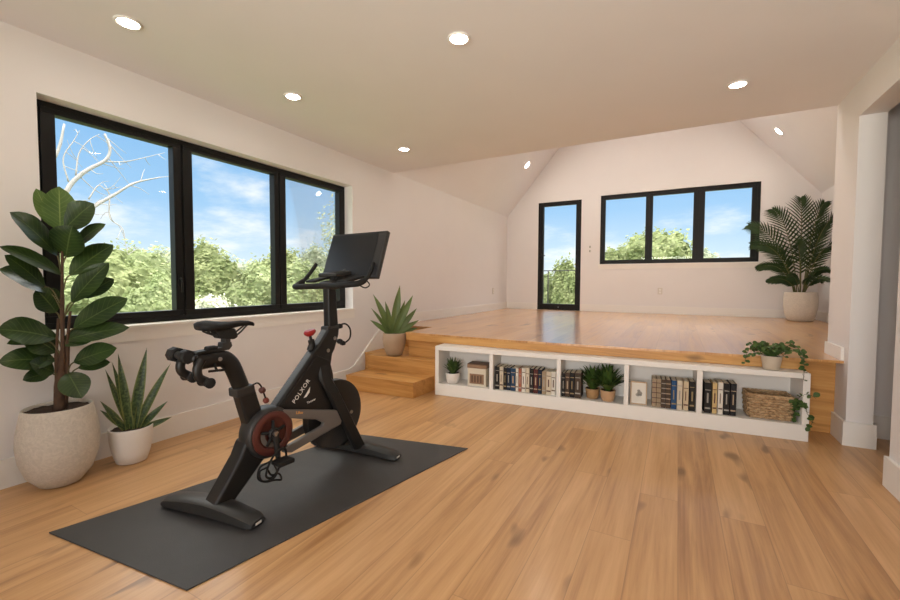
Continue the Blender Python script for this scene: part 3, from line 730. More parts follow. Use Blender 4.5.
for s, hw, zt, th in ((-.072, .040, .985, .026), (-.063, .064, .995, .040), (-.035, .080, .999, .050), (.0, .073, .993, .046), (.045, .052, .987, .040), (.09, .034, .985, .032), (.14, .026, .986, .026), (.185, .023, .982, .022), (.207, .017, .974, .018), (.216, .008, .966, .012)):
    ring = []
    for k in range(16):
        a = 2*math.pi*k/16; x = hw*math.cos(a); up = math.sin(a)
        z = zt - (x/hw)**2*hw*.22 - (0 if up >= 0 else th*(-up)**.7)
        ring.append(V(x*(1 if up > -.3 else .93), s, z - (.004*(1-up) if up >= 0 else .004)))
    secs.append(ring)
loft(bm, secs); sd_ = obj('saddle', bm, bike_rubber, bike, smooth=True)
for l in (-.022, .022): btube('saddle_rail', [(l, -.04, .945), (l, .0, .925), (l*1.0, .05, .908), (l, .11, .915), (l*.5, .175, .962)], .0045, bike_satin, sd_)
bprism('saddle_shell', [(-.005, .95), (.015, .905), (.095, .893), (.115, .905), (.10, .95)], -.030, .030, bike_rubber, sd_, bevel=.008)
bprism('saddle_clamp', [(.045, .87), (.078, .87), (.078, .915), (.048, .915)], -.022, .022, bike_satin, sd_, bevel=.006)
# rear weight holder
wh = btube('weight_holder', [(-.07, -.155, .846), (.04, -.150, .838), (.08, -.12, .830)], .018, bike_satin, path=False)
for l0, l1, r_ in ((-.080, -.022, .036), (.030, .082, .034)):
    blathe('grip_head', [(.0005, l0), (r_*.8, l0), (r_, l0+.008), (r_, l1-.008), (r_*.8, l1), (.0005, l1)], 0, -.152, .842, bike_rubber, wh, 8)
for l, ds, dz in ((.005, -.01, 0), (.100, .02, -.020)):
    btube('holder_arm', [(l, -.125+ds, .835+dz*.4), (l, -.145+ds, .80+dz*.6), (l, -.140+ds, .765+dz), (l, -.105+ds, .738+dz)], .020, bike_black, wh)
    blathe('holder_pad', [(.0005, l-.050), (.016, l-.050), (.024, l-.038), (.019, l-.01), (.022, l+.022), (.025, l+.040), (.014, l+.048), (.0005, l+.048)], 0, -.108+ds, .736+dz, bike_rubber, wh, 16)
# red plugs hanging from the post collar
cd = btube('plug_cord', [(.038, .180, .638), (.045, .205, .645), (.05, .222, .625), (.05, .235, .59), (.05, .250, .545)], .0045, bike_rubber)
for s, z, r_, m in ((.228, .602, .019, bike_red), (.250, .540, .017, plug_red)):
    bm = bmesh.new(); add_lathe(bm, [(.0005, -r_), (r_*.7, -r_*.75), (r_, 0), (r_*.7, r_*.75), (.0005, r_)], 18, axis='x', off=(.05, s, z)); obj('plug', bm, m, cd, smooth=True)
# front frame
bprism('main_beam', [(.285, .447), (.573, .752), (.643, .824), (.700, .895), (.790, .895), (.783, .845), (.750, .755), (.68, .655), (.36, .355)], -.034, .040, bike_black, bevel=.014)
for l0, l1 in ((.030, .0455), (-.0455, -.030)): pn = bprism('frame_panel', [(.345, .485), (.60, .735), (.70, .69), (.725, .60), (.735, .36), (.38, .44)], l0, l1, bike_black, bevel=.003)
for sg in (1, -1):
    bm = bmesh.new(); secs = []
    for z, s0, s1, l0, l1 in ((.735, .655, .735, .004, .040), (.66, .612, .715, .014, .046), (.58, .610, .702, .036, .068), (.50, .650, .742, .046, .082), (.056, .878, .980, .047, .088)):
        r_ = .012; L0, L1 = sg*l0, sg*l1; q = r_*sg
        secs.append([V(L0+q, s0, z), V(L1-q, s0, z), V(L1, s0+r_, z), V(L1, s1-r_, z), V(L1-q, s1, z), V(L0+q, s1, z), V(L0, s1-r_, z), V(L0, s0+r_, z)])
    loft(bm, secs); obj('fork_leg', bm, bike_black, bike, smooth='auto')
for sg in (1, -1):
    bprism('chain_stay', [(.335, .470), (.733, .368), (.768, .288), (.758, .264), (.389, .206), (.335, .225), (.36, .252), (.612, .297), (.622, .314), (.568, .349), (.392, .405), (.345, .405)], sg*.049, sg*.078, bike_grey, bevel=.007)
fw_ = blathe('flywheel', [(.0005, -.020), (.19, -.020), (.200, -.027), (.222, -.027), (.2235, -.02), (.2235, .02), (.222, .027), (.200, .027), (.19, .020), (.0005, .020)], 0, .765, .326, bike_satin, seg=64)
blathe('hub', [(.0005, -.044), (.03, -.044), (.034, -.02), (.034, .02), (.03, .044), (.0005, .044)], 0, .765, .326, bike_black, fw_)
blathe('axle_cap', [(.0005, .088), (.012, .088), (.012, .093), (.006, .095), (.0005, .095)], 0, .838, .330, chrome, bike, 14)
bprism('front_post', [(.712, .865), (.792, .865), (.770, 1.168), (.706, 1.168)], -.029, .029, bike_black, bevel=.010)
bprism('post_clamp', [(.690, .868), (.795, .880), (.798, .915), (.695, .905)], -.034, .034, bike_satin, bevel=.006)
for s, z in ((.745, .828), (.690, .755)): blathe('frame_bolt', [(.0005, .0395), (.012, .0395), (.012, .044), (.0005, .045)], 0, s, z, chrome, bike, 14)
btube('brake_stem', [(0, .585, .765), (0, .597, .80), (0, .590, .835), (0, .584, .86)], [.022]*6+[.020]*6+[.009]*6+[.008], bike_black)
bm = bmesh.new(); M = Matrix.Translation((0, .584, .876)) @ Matrix.Rotation(R(12), 4, 'X')
add_lathe(bm, [(.0005, -.018), (.020, -.018), (.034, -.004), (.036, .006), (.030, .016), (.0005, .019)], 24, M=M @ Matrix.Diagonal((.8, 1.15, 1, 1))); obj('brake_knob', bm, knob_red, bike, smooth='auto')
cb_ = btube('cable', [(.02, .795, .905), (.03, .845, .912), (.035, .882, .875), (.035, .880, .815), (.03, .835, .785), (.02, .790, .790)], .0055, bike_rubber)
for s, z in ((.800, .900), (.800, .800), (.825, .785)): 
    bm = bmesh.new(); add_lathe(bm, [(.0005, -.018), (.014, -.016), (.017, 0), (.014, .016), (.0005, .018)], 14, axis='x', off=(.025, s, z)); obj('connector', bm, bike_rubber, cb_, smooth=True)
hb = [(-.275, .862, 1.318), (-.284, .825, 1.265), (-.284, .770, 1.208), (-.280, .715, 1.172), (-.258, .672, 1.158), (-.17, .675, 1.160), (0, .715, 1.166), (.17, .690, 1.172), (.245, .700, 1.178), (.268, .740, 1.184), (.274, .795, 1.212), (.272, .835, 1.258), (.265, .866, 1.312)]
hp = smooth_path(hb, 6); rr_ = [(.0135 if min(i, len(hp)-1-i) < 14 else .019) for i in range(len(hp))]
bm = bmesh.new(); add_tube(bm, hp, rr_, 14); obj('handlebar', bm, bike_rubber, bike, smooth='auto')
bprism('handlebar_clamp', [(.700, 1.145), (.775, 1.145), (.78, 1.19), (.745, 1.20), (.700, 1.19)], -.06, .06, bike_satin, bevel=.012)
for l in (-.15, .15):
    bm = bmesh.new(); M = Matrix.Translation((l, .80, 1.212)) @ Matrix.Rotation(R(12), 4, 'X'); add_box(bm, -.045, -.10, -.008, .045, .10, .008, M=M); obj('arm_rest', bm, bike_rubber, bike, bevel=.007)
bm = bmesh.new(); M = Matrix.Translation((0, .785, 1.246)) @ Matrix.Rotation(R(8), 4, 'X'); add_box(bm, -.085, -.07, -.014, .085, .07, .010, M=M); tr_ = obj('phone_tray', bm, bike_satin, bike, bevel=.008)
btube('tray_stem', [(0, .74, 1.17), (0, .765, 1.21), (0, .785, 1.24)], .016, bike_satin)
btube('screen_arm', [(0, .745, 1.165), (0, .80, 1.195), (0, .885, 1.27), (0, .945, 1.36)], .018, bike_satin)
for l in (.255,): btube('brake_cable', [(l, .80, 1.215), (l+.012, .83, 1.175), (l+.006, .80, 1.155), (l-.02, .775, 1.17)], .004, bike_rubber)
MS = Matrix.Translation((.045, .922, 1.368)) @ Matrix.Rotation(R(1.0), 4, 'Z') @ Matrix.Rotation(R(-19.5), 4, 'X')
def sbox(name, x0, z0, x1, z1, y0, y1, m, par, bev=.004):
    bm = bmesh.new(); add_box(bm, x0, y0, z0, x1, y1, z1, M=MS); return obj(name, bm, m, par, bevel=bev)
hs = sbox('screen', -.256, -.164, .256, .164, -.016, .016, bike_satin, bike, .007)
sbox('display', -.240, -.148, .186, .148, -.0175, -.0155, screen_m, hs, .0)
sbox('bezel_strip', .190, -.148, .242, .132, -.0172, -.0155, screen_side, hs, .0)
sbox('camera_bar', .170, .150, .230, .157, -.0175, -.0155, bike_rubber, hs, .0)
sbox('rear_mount', -.07, -.07, .07, .07, .016, .045, bike_satin, hs, .008)
def lettering(name, txt, size, s, z, ang, l, m, par, spacing=1.0):
    cu = bpy.data.curves.new('lettering', 'FONT'); cu.body = txt; cu.size = size; cu.extrude = .0006; cu.space_character = spacing; cu.offset = size*.004
    to = bpy.data.objects.new('lettering', cu); COL.objects.link(to); dg = bpy.context.evaluated_depsgraph_get()
    me = bpy.data.meshes.new_from_object(to.evaluated_get(dg)); bpy.data.objects.remove(to); bpy.data.curves.remove(cu)
    a = R(ang); M = Matrix(((0, 0, 1, l), (math.cos(a), -math.sin(a), 0, s), (math.sin(a), math.cos(a), 0, z), (0, 0, 0, 1)))
    me.transform(M); me.materials.clear(); me.materials.append(m); o = bpy.data.objects.new(name, me); COL.objects.link(o); o.parent = par; return o
lettering('lettering', 'POLXOR', .037, .434, .474, 46, .0462, white_print, bike, 1.16)
lettering('small_lettering', 'Tnower', .020, .522, .452, 10, .0462, white_print, bike)
lettering('orange_lettering', 'Lifoo', .024, .418, .424, -12, .0785, orange_print, bike)
bm = bmesh.new(); add_prism(bm, [(.497, .495), (.512, .512), (.545, .553), (.540, .520), (.518, .498)], lambda s, z: (.0460, s, z), lambda s, z: (.0468, s, z)); obj('flash_mark', bm, white_print, bike)

# ------------------------------------------------------------------ plants
VIEW = V(.95, -.30, .12)
def pot_thing(name, label, loc, group=None, cat='potted plant'):
    return thing(name, label, cat, loc, group=group)
def pot(root, prof, m, soil_r, soil_z, name='pot', smat=None):
    bm = bmesh.new(); add_lathe(bm, prof, 56); obj(name, bm, m, root, smooth=True)
    bm = bmesh.new(); rr = random.Random(3); n = 40
    rings = [[bm.verts.new((soil_r*k/6*math.cos(2*math.pi*i/n), soil_r*k/6*math.sin(2*math.pi*i/n), soil_z + rr.uniform(-.004, .006))) for i in range(n)] for k in range(1, 7)]
    c = bm.verts.new((0, 0, soil_z+.006))
    for i in range(n): bm.faces.new((c, rings[0][i], rings[0][(i+1) % n]))
    for a, b in zip(rings, rings[1:]):
        for i in range(n): bm.faces.new((a[i], b[i], b[(i+1) % n], a[(i+1) % n]))
    obj('soil', bm, smat or soil_m, root, smooth=True)
def leaves(root, lst, up, m, prof, bend, fold, seed, depth=.0, name='foliage', wf=1.0, inplane=V(.315, .949, 0)):
    rr = random.Random(seed); bm = bmesh.new(); O = root.location
    for b, t, wd in lst:
        b, t = Vector(b)-O, Vector(t)-O; dr = (t-b)
        hor = abs(dr.dot(inplane))/max(dr.length, 1e-5)
        j = VIEW*rr.uniform(0, depth)
        u = (up + V(rr.uniform(-.25, .25), rr.uniform(-.25, .25), rr.uniform(-.1, .2)))
        add_leaf(bm, b, t+j, wd*wf*(1+.35*hor), u, bend*rr.uniform(.6, 1.4), fold, prof, 10, .04 if prof == 'oval' else 0)
    return obj(name, bm, m, root, smooth=True, keepnormals=True)

# rubber plant
RUB = [((0.26, 1.031, 1.485), (0.261, 1.033, 1.736), 0.12), ((0.254, 1.011, 1.5), (0.232, 0.943, 1.71), 0.064), ((0.264, 1.043, 1.486), (0.305, 1.172, 1.647), 0.093), ((0.255, 1.015, 1.346), (0.201, 0.847, 1.549), 0.102), ((0.266, 1.051, 1.337), (0.275, 1.08, 1.501), 0.125), ((0.279, 1.09, 1.391), (0.321, 1.222, 1.533), 0.058), ((0.26, 1.032, 1.232), (0.187, 0.803, 1.368), 0.058), ((0.271, 1.065, 1.232), (0.332, 1.256, 1.42), 0.087), ((0.237, 0.96, 1.168), (0.194, 0.823, 1.321), 0.063), ((0.241, 0.97, 1.134), (0.186, 0.8, 1.25), 0.091), ((0.272, 1.069, 1.074), (0.323, 1.23, 1.296), 0.082), ((0.288, 1.12, 1.096), (0.331, 1.256, 1.211), 0.059), ((0.251, 1.003, 1.018), (0.227, 0.928, 1.146), 0.099), ((0.273, 1.074, 0.92), (0.35, 1.314, 1.085), 0.089), ((0.262, 1.039, 0.853), (0.35, 1.315, 0.902), 0.064), ((0.248, 0.995, 0.869), (0.181, 0.784, 0.932), 0.096), ((0.249, 0.997, 0.787), (0.209, 0.87, 0.908), 0.103), ((0.247, 0.992, 0.741), (0.18, 0.78, 0.759), 0.076), ((0.246, 0.986, 0.672), (0.217, 0.895, 0.743), 0.066), ((0.24, 0.97, 0.669), (0.207, 0.866, 0.646), 0.046), ((0.272, 1.069, 0.719), (0.331, 1.255, 0.781), 0.076), ((0.277, 1.085, 0.681), (0.322, 1.226, 0.697), 0.042), ((0.263, 1.042, 0.658), (0.28, 1.093, 0.505), 0.092), ((0.232, 0.944, 0.862), (0.192, 0.817, 0.852), 0.033), ((0.257, 1.022, 0.825), (0.309, 1.185, 0.9), 0.066)]
root = pot_thing('rubber_plant', 'tall broad-leaved rubber plant in a round textured stone pot left of the window', (.203, 1.012, .001))
pot(root, [(.0005, .0), (.074, 0), (.098, .008), (.150, .075), (.179, .165), (.188, .25), (.183, .33), (.168, .41), (.160, .450), (.157, .459), (.152, .461), (.148, .456), (.150, .44), (.149, .428)], stone_pot, .150, .440)
bm = bmesh.new(); O = root.location
tp_ = [V(.225, 1.01, .42)-O, V(.245, 1.012, .60)-O, V(.262, 1.022, .80)-O, V(.261, 1.028, 1.05)-O, V(.262, 1.035, 1.30)-O, V(.263, 1.04, 1.50)-O]
add_tube(bm, smooth_path(tp_, 5), [.027]*4+[.025]*3+[.016]*3+[.010]*7+[.007]*9, 12); obj('trunk', bm, trunk_m, root, smooth=True)
bm = bmesh.new()
for p in ((V(.222, .998, .43), V(.240, 1.0, .62), V(.25, 1.0, .80), V(.254, 1.012, .98)), (V(.235, 1.03, .45), V(.255, 1.04, .65), V(.268, 1.045, .86), V(.272, 1.06, 1.02))): add_tube(bm, smooth_path([q-O for q in p], 5), [.015]*5+[.011]*5+[.007]*6, 10)
obj('side_stems', bm, trunk_m, root, smooth=True)
bm = bmesh.new(); tr = V(.262, 1.028, 0)
for b, t, wd in RUB:
    b = Vector(b); add_tube(bm, smooth_path([V(.262, 1.028+(b.y-1.028)*.12, max(.5, b.z-.10))-O, (V(.262, 1.028, b.z-.05)*.45+b*.55)-O, b-O], 4), .0042, 6)
obj('leaf_stalks', bm, stalk_m, root, smooth=True)
leaves(root, RUB[2:], V(.75, -.25, .62), rubber_leaf, 'oval', .14, .16, 5, .10, wf=1.42)
leaves(root, RUB[:2], V(.9, -.3, .2), rubber_leaf_young, 'oval', .05, .12, 6, .02, name='young_leaves', wf=1.3)

# snake plant
SNK = [((0.244, 1.361, 0.214), (0.195, 1.249, 0.636), 0.041), ((0.242, 1.356, 0.215), (0.222, 1.31, 0.732), 0.055), ((0.248, 1.37, 0.212), (0.283, 1.45, 0.757), 0.066), ((0.254, 1.385, 0.209), (0.335, 1.57, 0.634), 0.049), ((0.258, 1.394, 0.206), (0.326, 1.549, 0.373), 0.041), ((0.231, 1.332, 0.221), (0.183, 1.222, 0.435), 0.038), ((0.261, 1.399, 0.205), (0.335, 1.568, 0.257), 0.033), ((0.231, 1.332, 0.234), (0.182, 1.22, 0.377), 0.033), ((0.24, 1.351, 0.217), (0.209, 1.281, 0.677), 0.046), ((0.239, 1.351, 0.21), (0.241, 1.354, 0.363), 0.053), ((0.256, 1.389, 0.201), (0.265, 1.409, 0.44), 0.049)]
root = pot_thing('snake_plant', 'spiky snake plant with yellow-edged leaves in a smooth white pot beside the stone pot', (.228, 1.368, .001))
pot(root, [(.0005, 0), (.068, 0), (.084, .006), (.104, .07), (.117, .15), (.123, .228), (.122, .235), (.118, .237), (.113, .233), (.111, .215)], white_pot, .112, .218)
leaves(root, SNK, V(.8, -.3, .35), snake_leaf, 'blade', .10, .30, 8, .0, wf=1.02)

# plant on the step
STP = [((0.41, 3.98, 0.58), (0.495, 4.045, 1.163), 0.137), ((0.382, 3.959, 0.58), (0.243, 3.854, 1.056), 0.103), ((0.372, 3.952, 0.58), (0.355, 3.938, 0.973), 0.098), ((0.457, 4.016, 0.579), (0.618, 4.138, 1.044), 0.11), ((0.467, 4.023, 0.578), (0.657, 4.167, 0.888), 0.091), ((0.354, 3.938, 0.581), (0.224, 3.84, 0.891), 0.069), ((0.344, 3.93, 0.581), (0.215, 3.832, 0.749), 0.077), ((0.485, 4.037, 0.578), (0.676, 4.181, 0.744), 0.073), ((0.485, 4.037, 0.578), (0.666, 4.174, 0.647), 0.061), ((0.429, 3.994, 0.579), (0.542, 4.08, 0.984), 0.108)]
root = pot_thing('agave_plant', 'green sword-leaved plant in a tan egg-shaped pot on the upper oak step', (.455, 3.985, .3305))
pot(root, [(.0005, 0), (.074, 0), (.092, .008), (.116, .07), (.132, .14), (.137, .20), (.132, .262), (.128, .268), (.123, .264), (.122, .25)], tan_pot, .123, .253)
S_ = V(0, 0, 0)
leaves(root, [((b[0]*.5+.228, b[1]*.5+1.99, .582), t, w_) for b, t, w_ in STP], V(.7, -.5, .4), agave_leaf, 'agave', .10, .30, 9, .0, wf=.66)

# palm
root = pot_thing('palm_plant', 'large feathery palm in a round textured stone pot in the back right corner', (5.075, 8.30, ZP+.001))
pot(root, [(.0005, 0), (.135, 0), (.160, .015), (.192, .10), (.210, .22), (.213, .32), (.207, .40), (.201, .445), (.197, .452), (.190, .450), (.187, .43), (.187, .41)], stone_pot, .188, .42)
def frond(bm, bs, base, tip, arch, rr, nl=19, lw=.030, ll=.27):
    base, tip = Vector(base), Vector(tip); L = (tip-base).length
    ctrl = V(base.x+(tip.x-base.x)*.30, base.y+(tip.y-base.y)*.30, base.z+(tip.z-base.z)*.78+arch*L)
    P = lambda t: base*(1-t)**2 + ctrl*2*t*(1-t) + tip*t*t
    add_tube(bs, [P(i/12) for i in range(13)], [.009-.007*i/12 for i in range(13)], 6)
    for i in range(nl):
        t = .24 + .76*i/(nl-1); p = P(t); tg = (P(min(1, t+.02))-P(t-.02)).normalized()
        sd = tg.cross(V(.30, -.90, .30)).normalized()
        ln = ll*L*(math.sin(math.pi*(.16+.80*(t-.24)/.76))**.7) * rr.uniform(.9, 1.1)
        for s in (-1, 1):
            d = (sd*s*(.85-.35*t) + tg*(.55+.45*t)).normalized()
            q = p + d*ln + V(0, 0, -.22*ln)
            if q.x > .305: q.x = .305 + (q.x-.305)*.05
            if q.y > .52: q.y = .52
            add_leaf(bm, p, q, lw, V(.3, -.8, .5), .10, .25, 'blade', 3)
rr = random.Random(4); bm = bmesh.new(); bs = bmesh.new()
for tip, arch in (((-.66, .10, 1.54), .10), ((-.64, -.05, 1.22), .22), ((-.56, .02, .84), .38), ((-.36, .10, 1.76), .05), ((-.05, -.02, 1.88), .0), ((.20, -.10, 1.78), .03), ((.29, -.28, 1.56), .08),
                  ((.29, .10, 1.46), .12), ((.29, -.42, 1.16), .20), ((.29, -.15, .78), .38), ((-.46, -.22, .62), .36), ((.05, -.50, .66), .36), ((-.14, -.35, 1.20), .18), ((-.46, .25, 1.18), .2), ((-.25, -.42, .66), .36), ((.24, -.45, .62), .36)):
    tip = Vector(tip); base = V(tip.x*.12, tip.y*.12, .42)
    frond(bm, bs, base, tip, arch, rr)
obj('fronds', bm, palm_leaf, root, smooth=True, keepnormals=True); obj('stalks', bs, palm_stalk_m, root, smooth=True)

# small plants in the shelf
def bushy(name, label, a, b, pr, ph, pm, nl, ll, lw, seed, cone=.75, m=small_leaf, droop=.18, group=None):
    root = pot_thing(name, label, AB(a, b, SF), group)
    pot(root, [(.0005, 0), (pr*.66, 0), (pr*.78, .004), (pr*.93, ph*.45), (pr, ph*.9), (pr*.99, ph), (pr*.92, ph), (pr*.9, ph*.88)], pm, pr*.91, ph*.90)
    rr = random.Random(seed); bm = bmesh.new(); lim = SD-.03-(b-FB)
    for k in range(nl):
        az = rr.uniform(0, 2*math.pi); el = rr.uniform(.15, 1.0)**.8; L = ll*rr.uniform(.75, 1.1)*(.75+.35*el)
        hr = math.cos(el*math.pi/2*.95)*cone
        b0 = V(math.cos(az)*pr*.3, math.sin(az)*pr*.3, ph*.9); d = V(math.cos(az)*hr, math.sin(az)*hr, .25+el*.85).normalized()
        tp = b0+d*L
        if tp.y > lim: tp.y = lim - rr.random()*.02
        if tp.y > -(b-FB)-.03 and tp.z > SZ-SF-.055: tp.z = SZ-SF-.055-rr.random()*.02
        add_leaf(bm, b0, tp, lw*rr.uniform(.8, 1.2), V(-math.cos(az)*.4, -math.sin(az)*.4, .9), droop, .25, 'blade', 5)
    obj('foliage', bm, m, root, smooth=True, keepnormals=True); return root
bushy('succulent_plant', 'small bright green spiky plant in a white cup pot in the first shelf bay', 1.618, FB+.085, .078, .112, white_pot, 70, .165, .026, 11, m=ivy_leaf)
bushy('bushy_plant', 'bushy dark green plant in an ochre pot, left of the pair', 3.030, FB+.105, .064, .094, ochre_pot, 85, .225, .034, 12, cone=1.35, droop=.28)
bushy('bushy_plant', 'bushy dark green plant in a pale clay pot, right of the pair', 3.165, FB+.070, .066, .100, terracotta, 110, .245, .034, 13, cone=1.25, droop=.26)

# trailing plant on top of the shelf, and the strand in the end bay
def heart(bm, c, d, up, size):
    c, d = Vector(c), Vector(d).normalized(); add_leaf(bm, c, c+d*size, size*.82, up, .12, .2, 'oval', 5)
def strand(bm, bs, pts, rr, step=.022, size=.034, r_=.0018):
    P = smooth_path(pts, 8); add_tube(bs, P, r_, 5); acc = 0
    for a, b in zip(P, P[1:]):
        acc += (b-a).length
        if acc > step:
            acc = 0; tg = (b-a).normalized(); s = rr.choice((-1, 1))
            d = V(rr.uniform(-1, 1), rr.uniform(-1, .2), rr.uniform(-.6, .5))
            heart(bm, b, d, V(rr.uniform(-.3, .3), -.7, .7), size*rr.uniform(.75, 1.2))
root = pot_thing('trailing_plant', 'trailing ivy plant in a small beige pot on top of the white shelf', AB(4.365, FB+.066, SZ+.001)); root.rotation_euler.z = AX
pot(root, [(.0005, 0), (.048, 0), (.053, .004), (.062, .06), (.068, .105), (.067, .110), (.062, .110), (.060, .098)], plain('beige_pot', (.58, .49, .38), .6, var=.05), .061, .100)
rr = random.Random(21); bm = bmesh.new(); bs = bmesh.new()
for k in range(44):
    az = rr.uniform(0, 2*math.pi); L = rr.uniform(.06, .14)
    strand(bm, bs, [(0, 0, .10), (math.cos(az)*L*.5, math.sin(az)*L*.5, .10+rr.uniform(.05, .10)), (math.cos(az)*L*1.1, math.sin(az)*L*1.0, .10+rr.uniform(.02, .09))], rr, .013, .031)
for pts in ([(.02, 0, .10), (.08, -.02, .19), (.14, -.06, .19), (.165, -.10, .14), (.172, -.115, .06), (.170, -.117, -.04)],
            [(.02, 0, .10), (.07, .0, .20), (.12, -.03, .21), (.16, -.06, .17), (.178, -.08, .10), (.180, -.09, .03)],
            [(-.02, 0, .10), (-.08, -.01, .18), (-.14, -.03, .17), (-.175, -.05, .11), (-.185, -.06, .05)],
            [(-.02, 0, .10), (-.06, -.02, .16), (-.11, -.04, .15), (-.14, -.06, .10)],
            [(.0, .0, .10), (-.05, -.0, .20), (-.09, -.02, .21), (-.12, -.03, .20)],
            [(.0, .0, .10), (.10, .02, .17), (.15, -.0, .16), (.175, -.04, .15), (.19, -.06, .11)]):
    strand(bm, bs, pts, rr, .015, .033)
obj('foliage', bm, ivy_leaf, root, smooth=True, keepnormals=True); obj('stems', bs, stalk_m, root, smooth=True)
t = tag(None, '', '') if False else None
rr = random.Random(33); bm = bmesh.new(); bs = bmesh.new()
for pts in ([(-.035, .03, .001), (-.03, .0, .10), (-.01, -.02, .19), (.02, -.05, .235), (.055, -.055, .235), (.085, -.06, .215)],
            [(-.03, .03, .001), (-.015, -.01, .12), (.015, -.045, .175), (.03, -.058, .15), (.04, -.058, .09), (.07, -.06, .075), (.07, -.06, .03), (.055, -.06, -.01)],
            [(-.035, .03, .001), (-.05, .0, .10), (-.05, -.02, .17), (-.02, -.04, .18), (.0, -.05, .15)]):
    strand(bm, bs, pts, rr, .020, .042)
root = thing('ivy_strand', 'loose strand of ivy spilling over the right end panel of the shelf beside the basket', 'plant', AB(4.540, FB+.05, SF)); root.rotation_euler.z = AX
obj('foliage', bm, ivy_leaf, root, smooth=True, keepnormals=True); obj('stems', bs, stalk_m, root, smooth=True)

# ------------------------------------------------------------------ switch and sockets
t = thing('light_switch', 'small light switch on the back wall between the glazed door and the wide window', 'switch', (1.80, YB, 1.90))
obj('plate', boxes([(-.036, -.008, -.10, .036, -.0005, .10)]), wall_m, t, bevel=.003)
for z in (.03, -.055): obj('rocker', boxes([(-.011, -.013, z-.022, .011, -.008, z+.022)]), switch_grey, t, bevel=.002)
def socket(label, loc, rz):
    t = thing('wall_socket', label, 'socket', loc, rz)
    obj('plate', boxes([(-.040, -.007, -.062, .040, -.0005, .062)]), plastic_white, t, bevel=.003)
    for z in (.026, -.026): obj('outlet', boxes([(-.017, -.010, z-.017, .017, -.007, z+.017)]), trim_m, t, bevel=.004)
socket('white double socket low on the back wall under the wide window', (3.097, YB, 1.045), 0)
socket('white double socket low on the left wall near the back corner of the platform', (0, 8.06, 1.015), R(90))

# ------------------------------------------------------------------ outside
struct('ground_lawn', boxes([(-60, -40, -.5, 60, 80, -.35)]), lawn_m)
struct('terrace_floor', boxes([(-2.0, YB+.26, .3, 6.5, 12.2, .52)]), terrace_m)
struct('house_plinth', boxes([(-.24, YF-.19, -.36, 6.79, YB+.24, -.125)]), roof_m)
rl = thing('terrace_railing', 'thin dark metal railing across the terrace beyond the glazed door', 'railing', (1.0, 11.9, .52))
bm = bmesh.new(); add_tube(bm, [(-2.8, 0, 1.02), (4.8, 0, 1.02)], .013, 8); obj('top_rail', bm, black_frame, rl, smooth=True)
for x in (-2.7, -.9, .9, 2.7, 4.6): bm = bmesh.new(); add_tube(bm, [(x, 0, 0), (x, 0, 1.02)], .016, 8); obj('post', bm, black_frame, rl, smooth=True)
def crown_mesh(rx, ry, rz, n, ls, seed, airy=0.0):
    """a shell of leaf clusters around a lumpy core"""
    rr = random.Random(seed); bm = bmesh.new()
    if airy < .5:
        r = bmesh.ops.create_icosphere(bm, subdivisions=4, radius=1)
        for v in r['verts']:
            k = .80 + .26*noise.noise(v.co*2.3 + V(seed, 0, 0)) + .14*noise.noise(v.co*6+V(0, seed, 0)); v.co = V(v.co.x*rx*k, v.co.y*ry*k, v.co.z*rz*k)
    for _ in range(n):
        d = V(rr.gauss(0, 1), rr.gauss(0, 1), rr.gauss(0, 1)).normalized()
        k = (.80 + .26*noise.noise(d*2.3 + V(seed, 0, 0)) + .14*noise.noise(d*6+V(0, seed, 0)))*rr.uniform(.92 - airy*.6, 1.16)
        c = V(d.x*rx*k, d.y*ry*k, d.z*rz*k)
        q = (d + V(rr.uniform(-.9, .9), rr.uniform(-.9, .9), rr.uniform(-.5, 1.1))).normalized(); a = q.cross(V(rr.random(), rr.random(), rr.random()+.1)).normalized(); b = q.cross(a)
        s = ls*rr.uniform(.6, 1.3)
        bm.faces.new([bm.verts.new(c+a*s), bm.verts.new(c+b*s*.55), bm.verts.new(c-a*s), bm.verts.new(c-b*s*.55)])
    return bm
def tree(name, label, x, y, ztop, rx, rz, m, seed, n=5200, ls=.055, zb=-.35, airy=0.0, group='trees and shrubs outside'):
    t = thing(name, label, 'tree' if 'tree' in name else 'shrub', (x, y, zb), rr_seed(seed), group)
    o = obj('crown', crown_mesh(rx, rx*.9, rz, n, ls, seed, airy), m, t, keepnormals=True); o.location = (0, 0, ztop-zb-rz*.97)
    bm = bmesh.new(); hh = ztop-zb-rz; add_tube(bm, [(0, 0, 0), (.04, .02, hh*.5), (0, 0, hh)], [.09, .07, .05], 8); obj('trunk', bm, bark_dark, t, smooth=True)
def rr_seed(s): return (s*1.37) % 6.28
TG, TY, TW = tree_green[0], tree_green[1], tree_green[2]
tree('garden_tree', 'green tree crown outside the left window, just behind the rubber plant', -6.9, 3.9, 1.95, 1.25, 1.35, TG, 1)
tree('garden_shrub', 'yellow-green shrub filling the lower left window pane behind the rubber plant', -6.1, 3.05, 1.55, 1.0, 1.1, TY, 2)
tree('garden_tree', 'yellow-green tree in the right half of the first left-window pane', -7.6, 4.95, 2.0, 1.15, 1.4, TY, 3)
tree('garden_tree', 'greyish green tree behind the mullion between first and second left-window panes', -8.2, 6.1, 2.15, 1.3, 1.5, TW, 4)
tree('garden_shrub', 'low yellow-green shrub at the foot of the first left-window pane', -4.7, 4.0, 1.28, .75, .95, TY, 5, ls=.045)
tree('garden_tree', 'green tree at the left edge of the middle left-window pane', -6.9, 6.2, 2.2, .85, 1.5, TG, 6)
tree('garden_tree', 'distant grey-green tree low in the middle left-window pane', -9.6, 8.9, 2.0, 1.7, 1.5, TW, 7)
tree('garden_shrub', 'bright yellow-green shrub low in the centre of the middle left-window pane', -6.2, 7.15, 1.72, 1.05, 1.25, TY, 8)
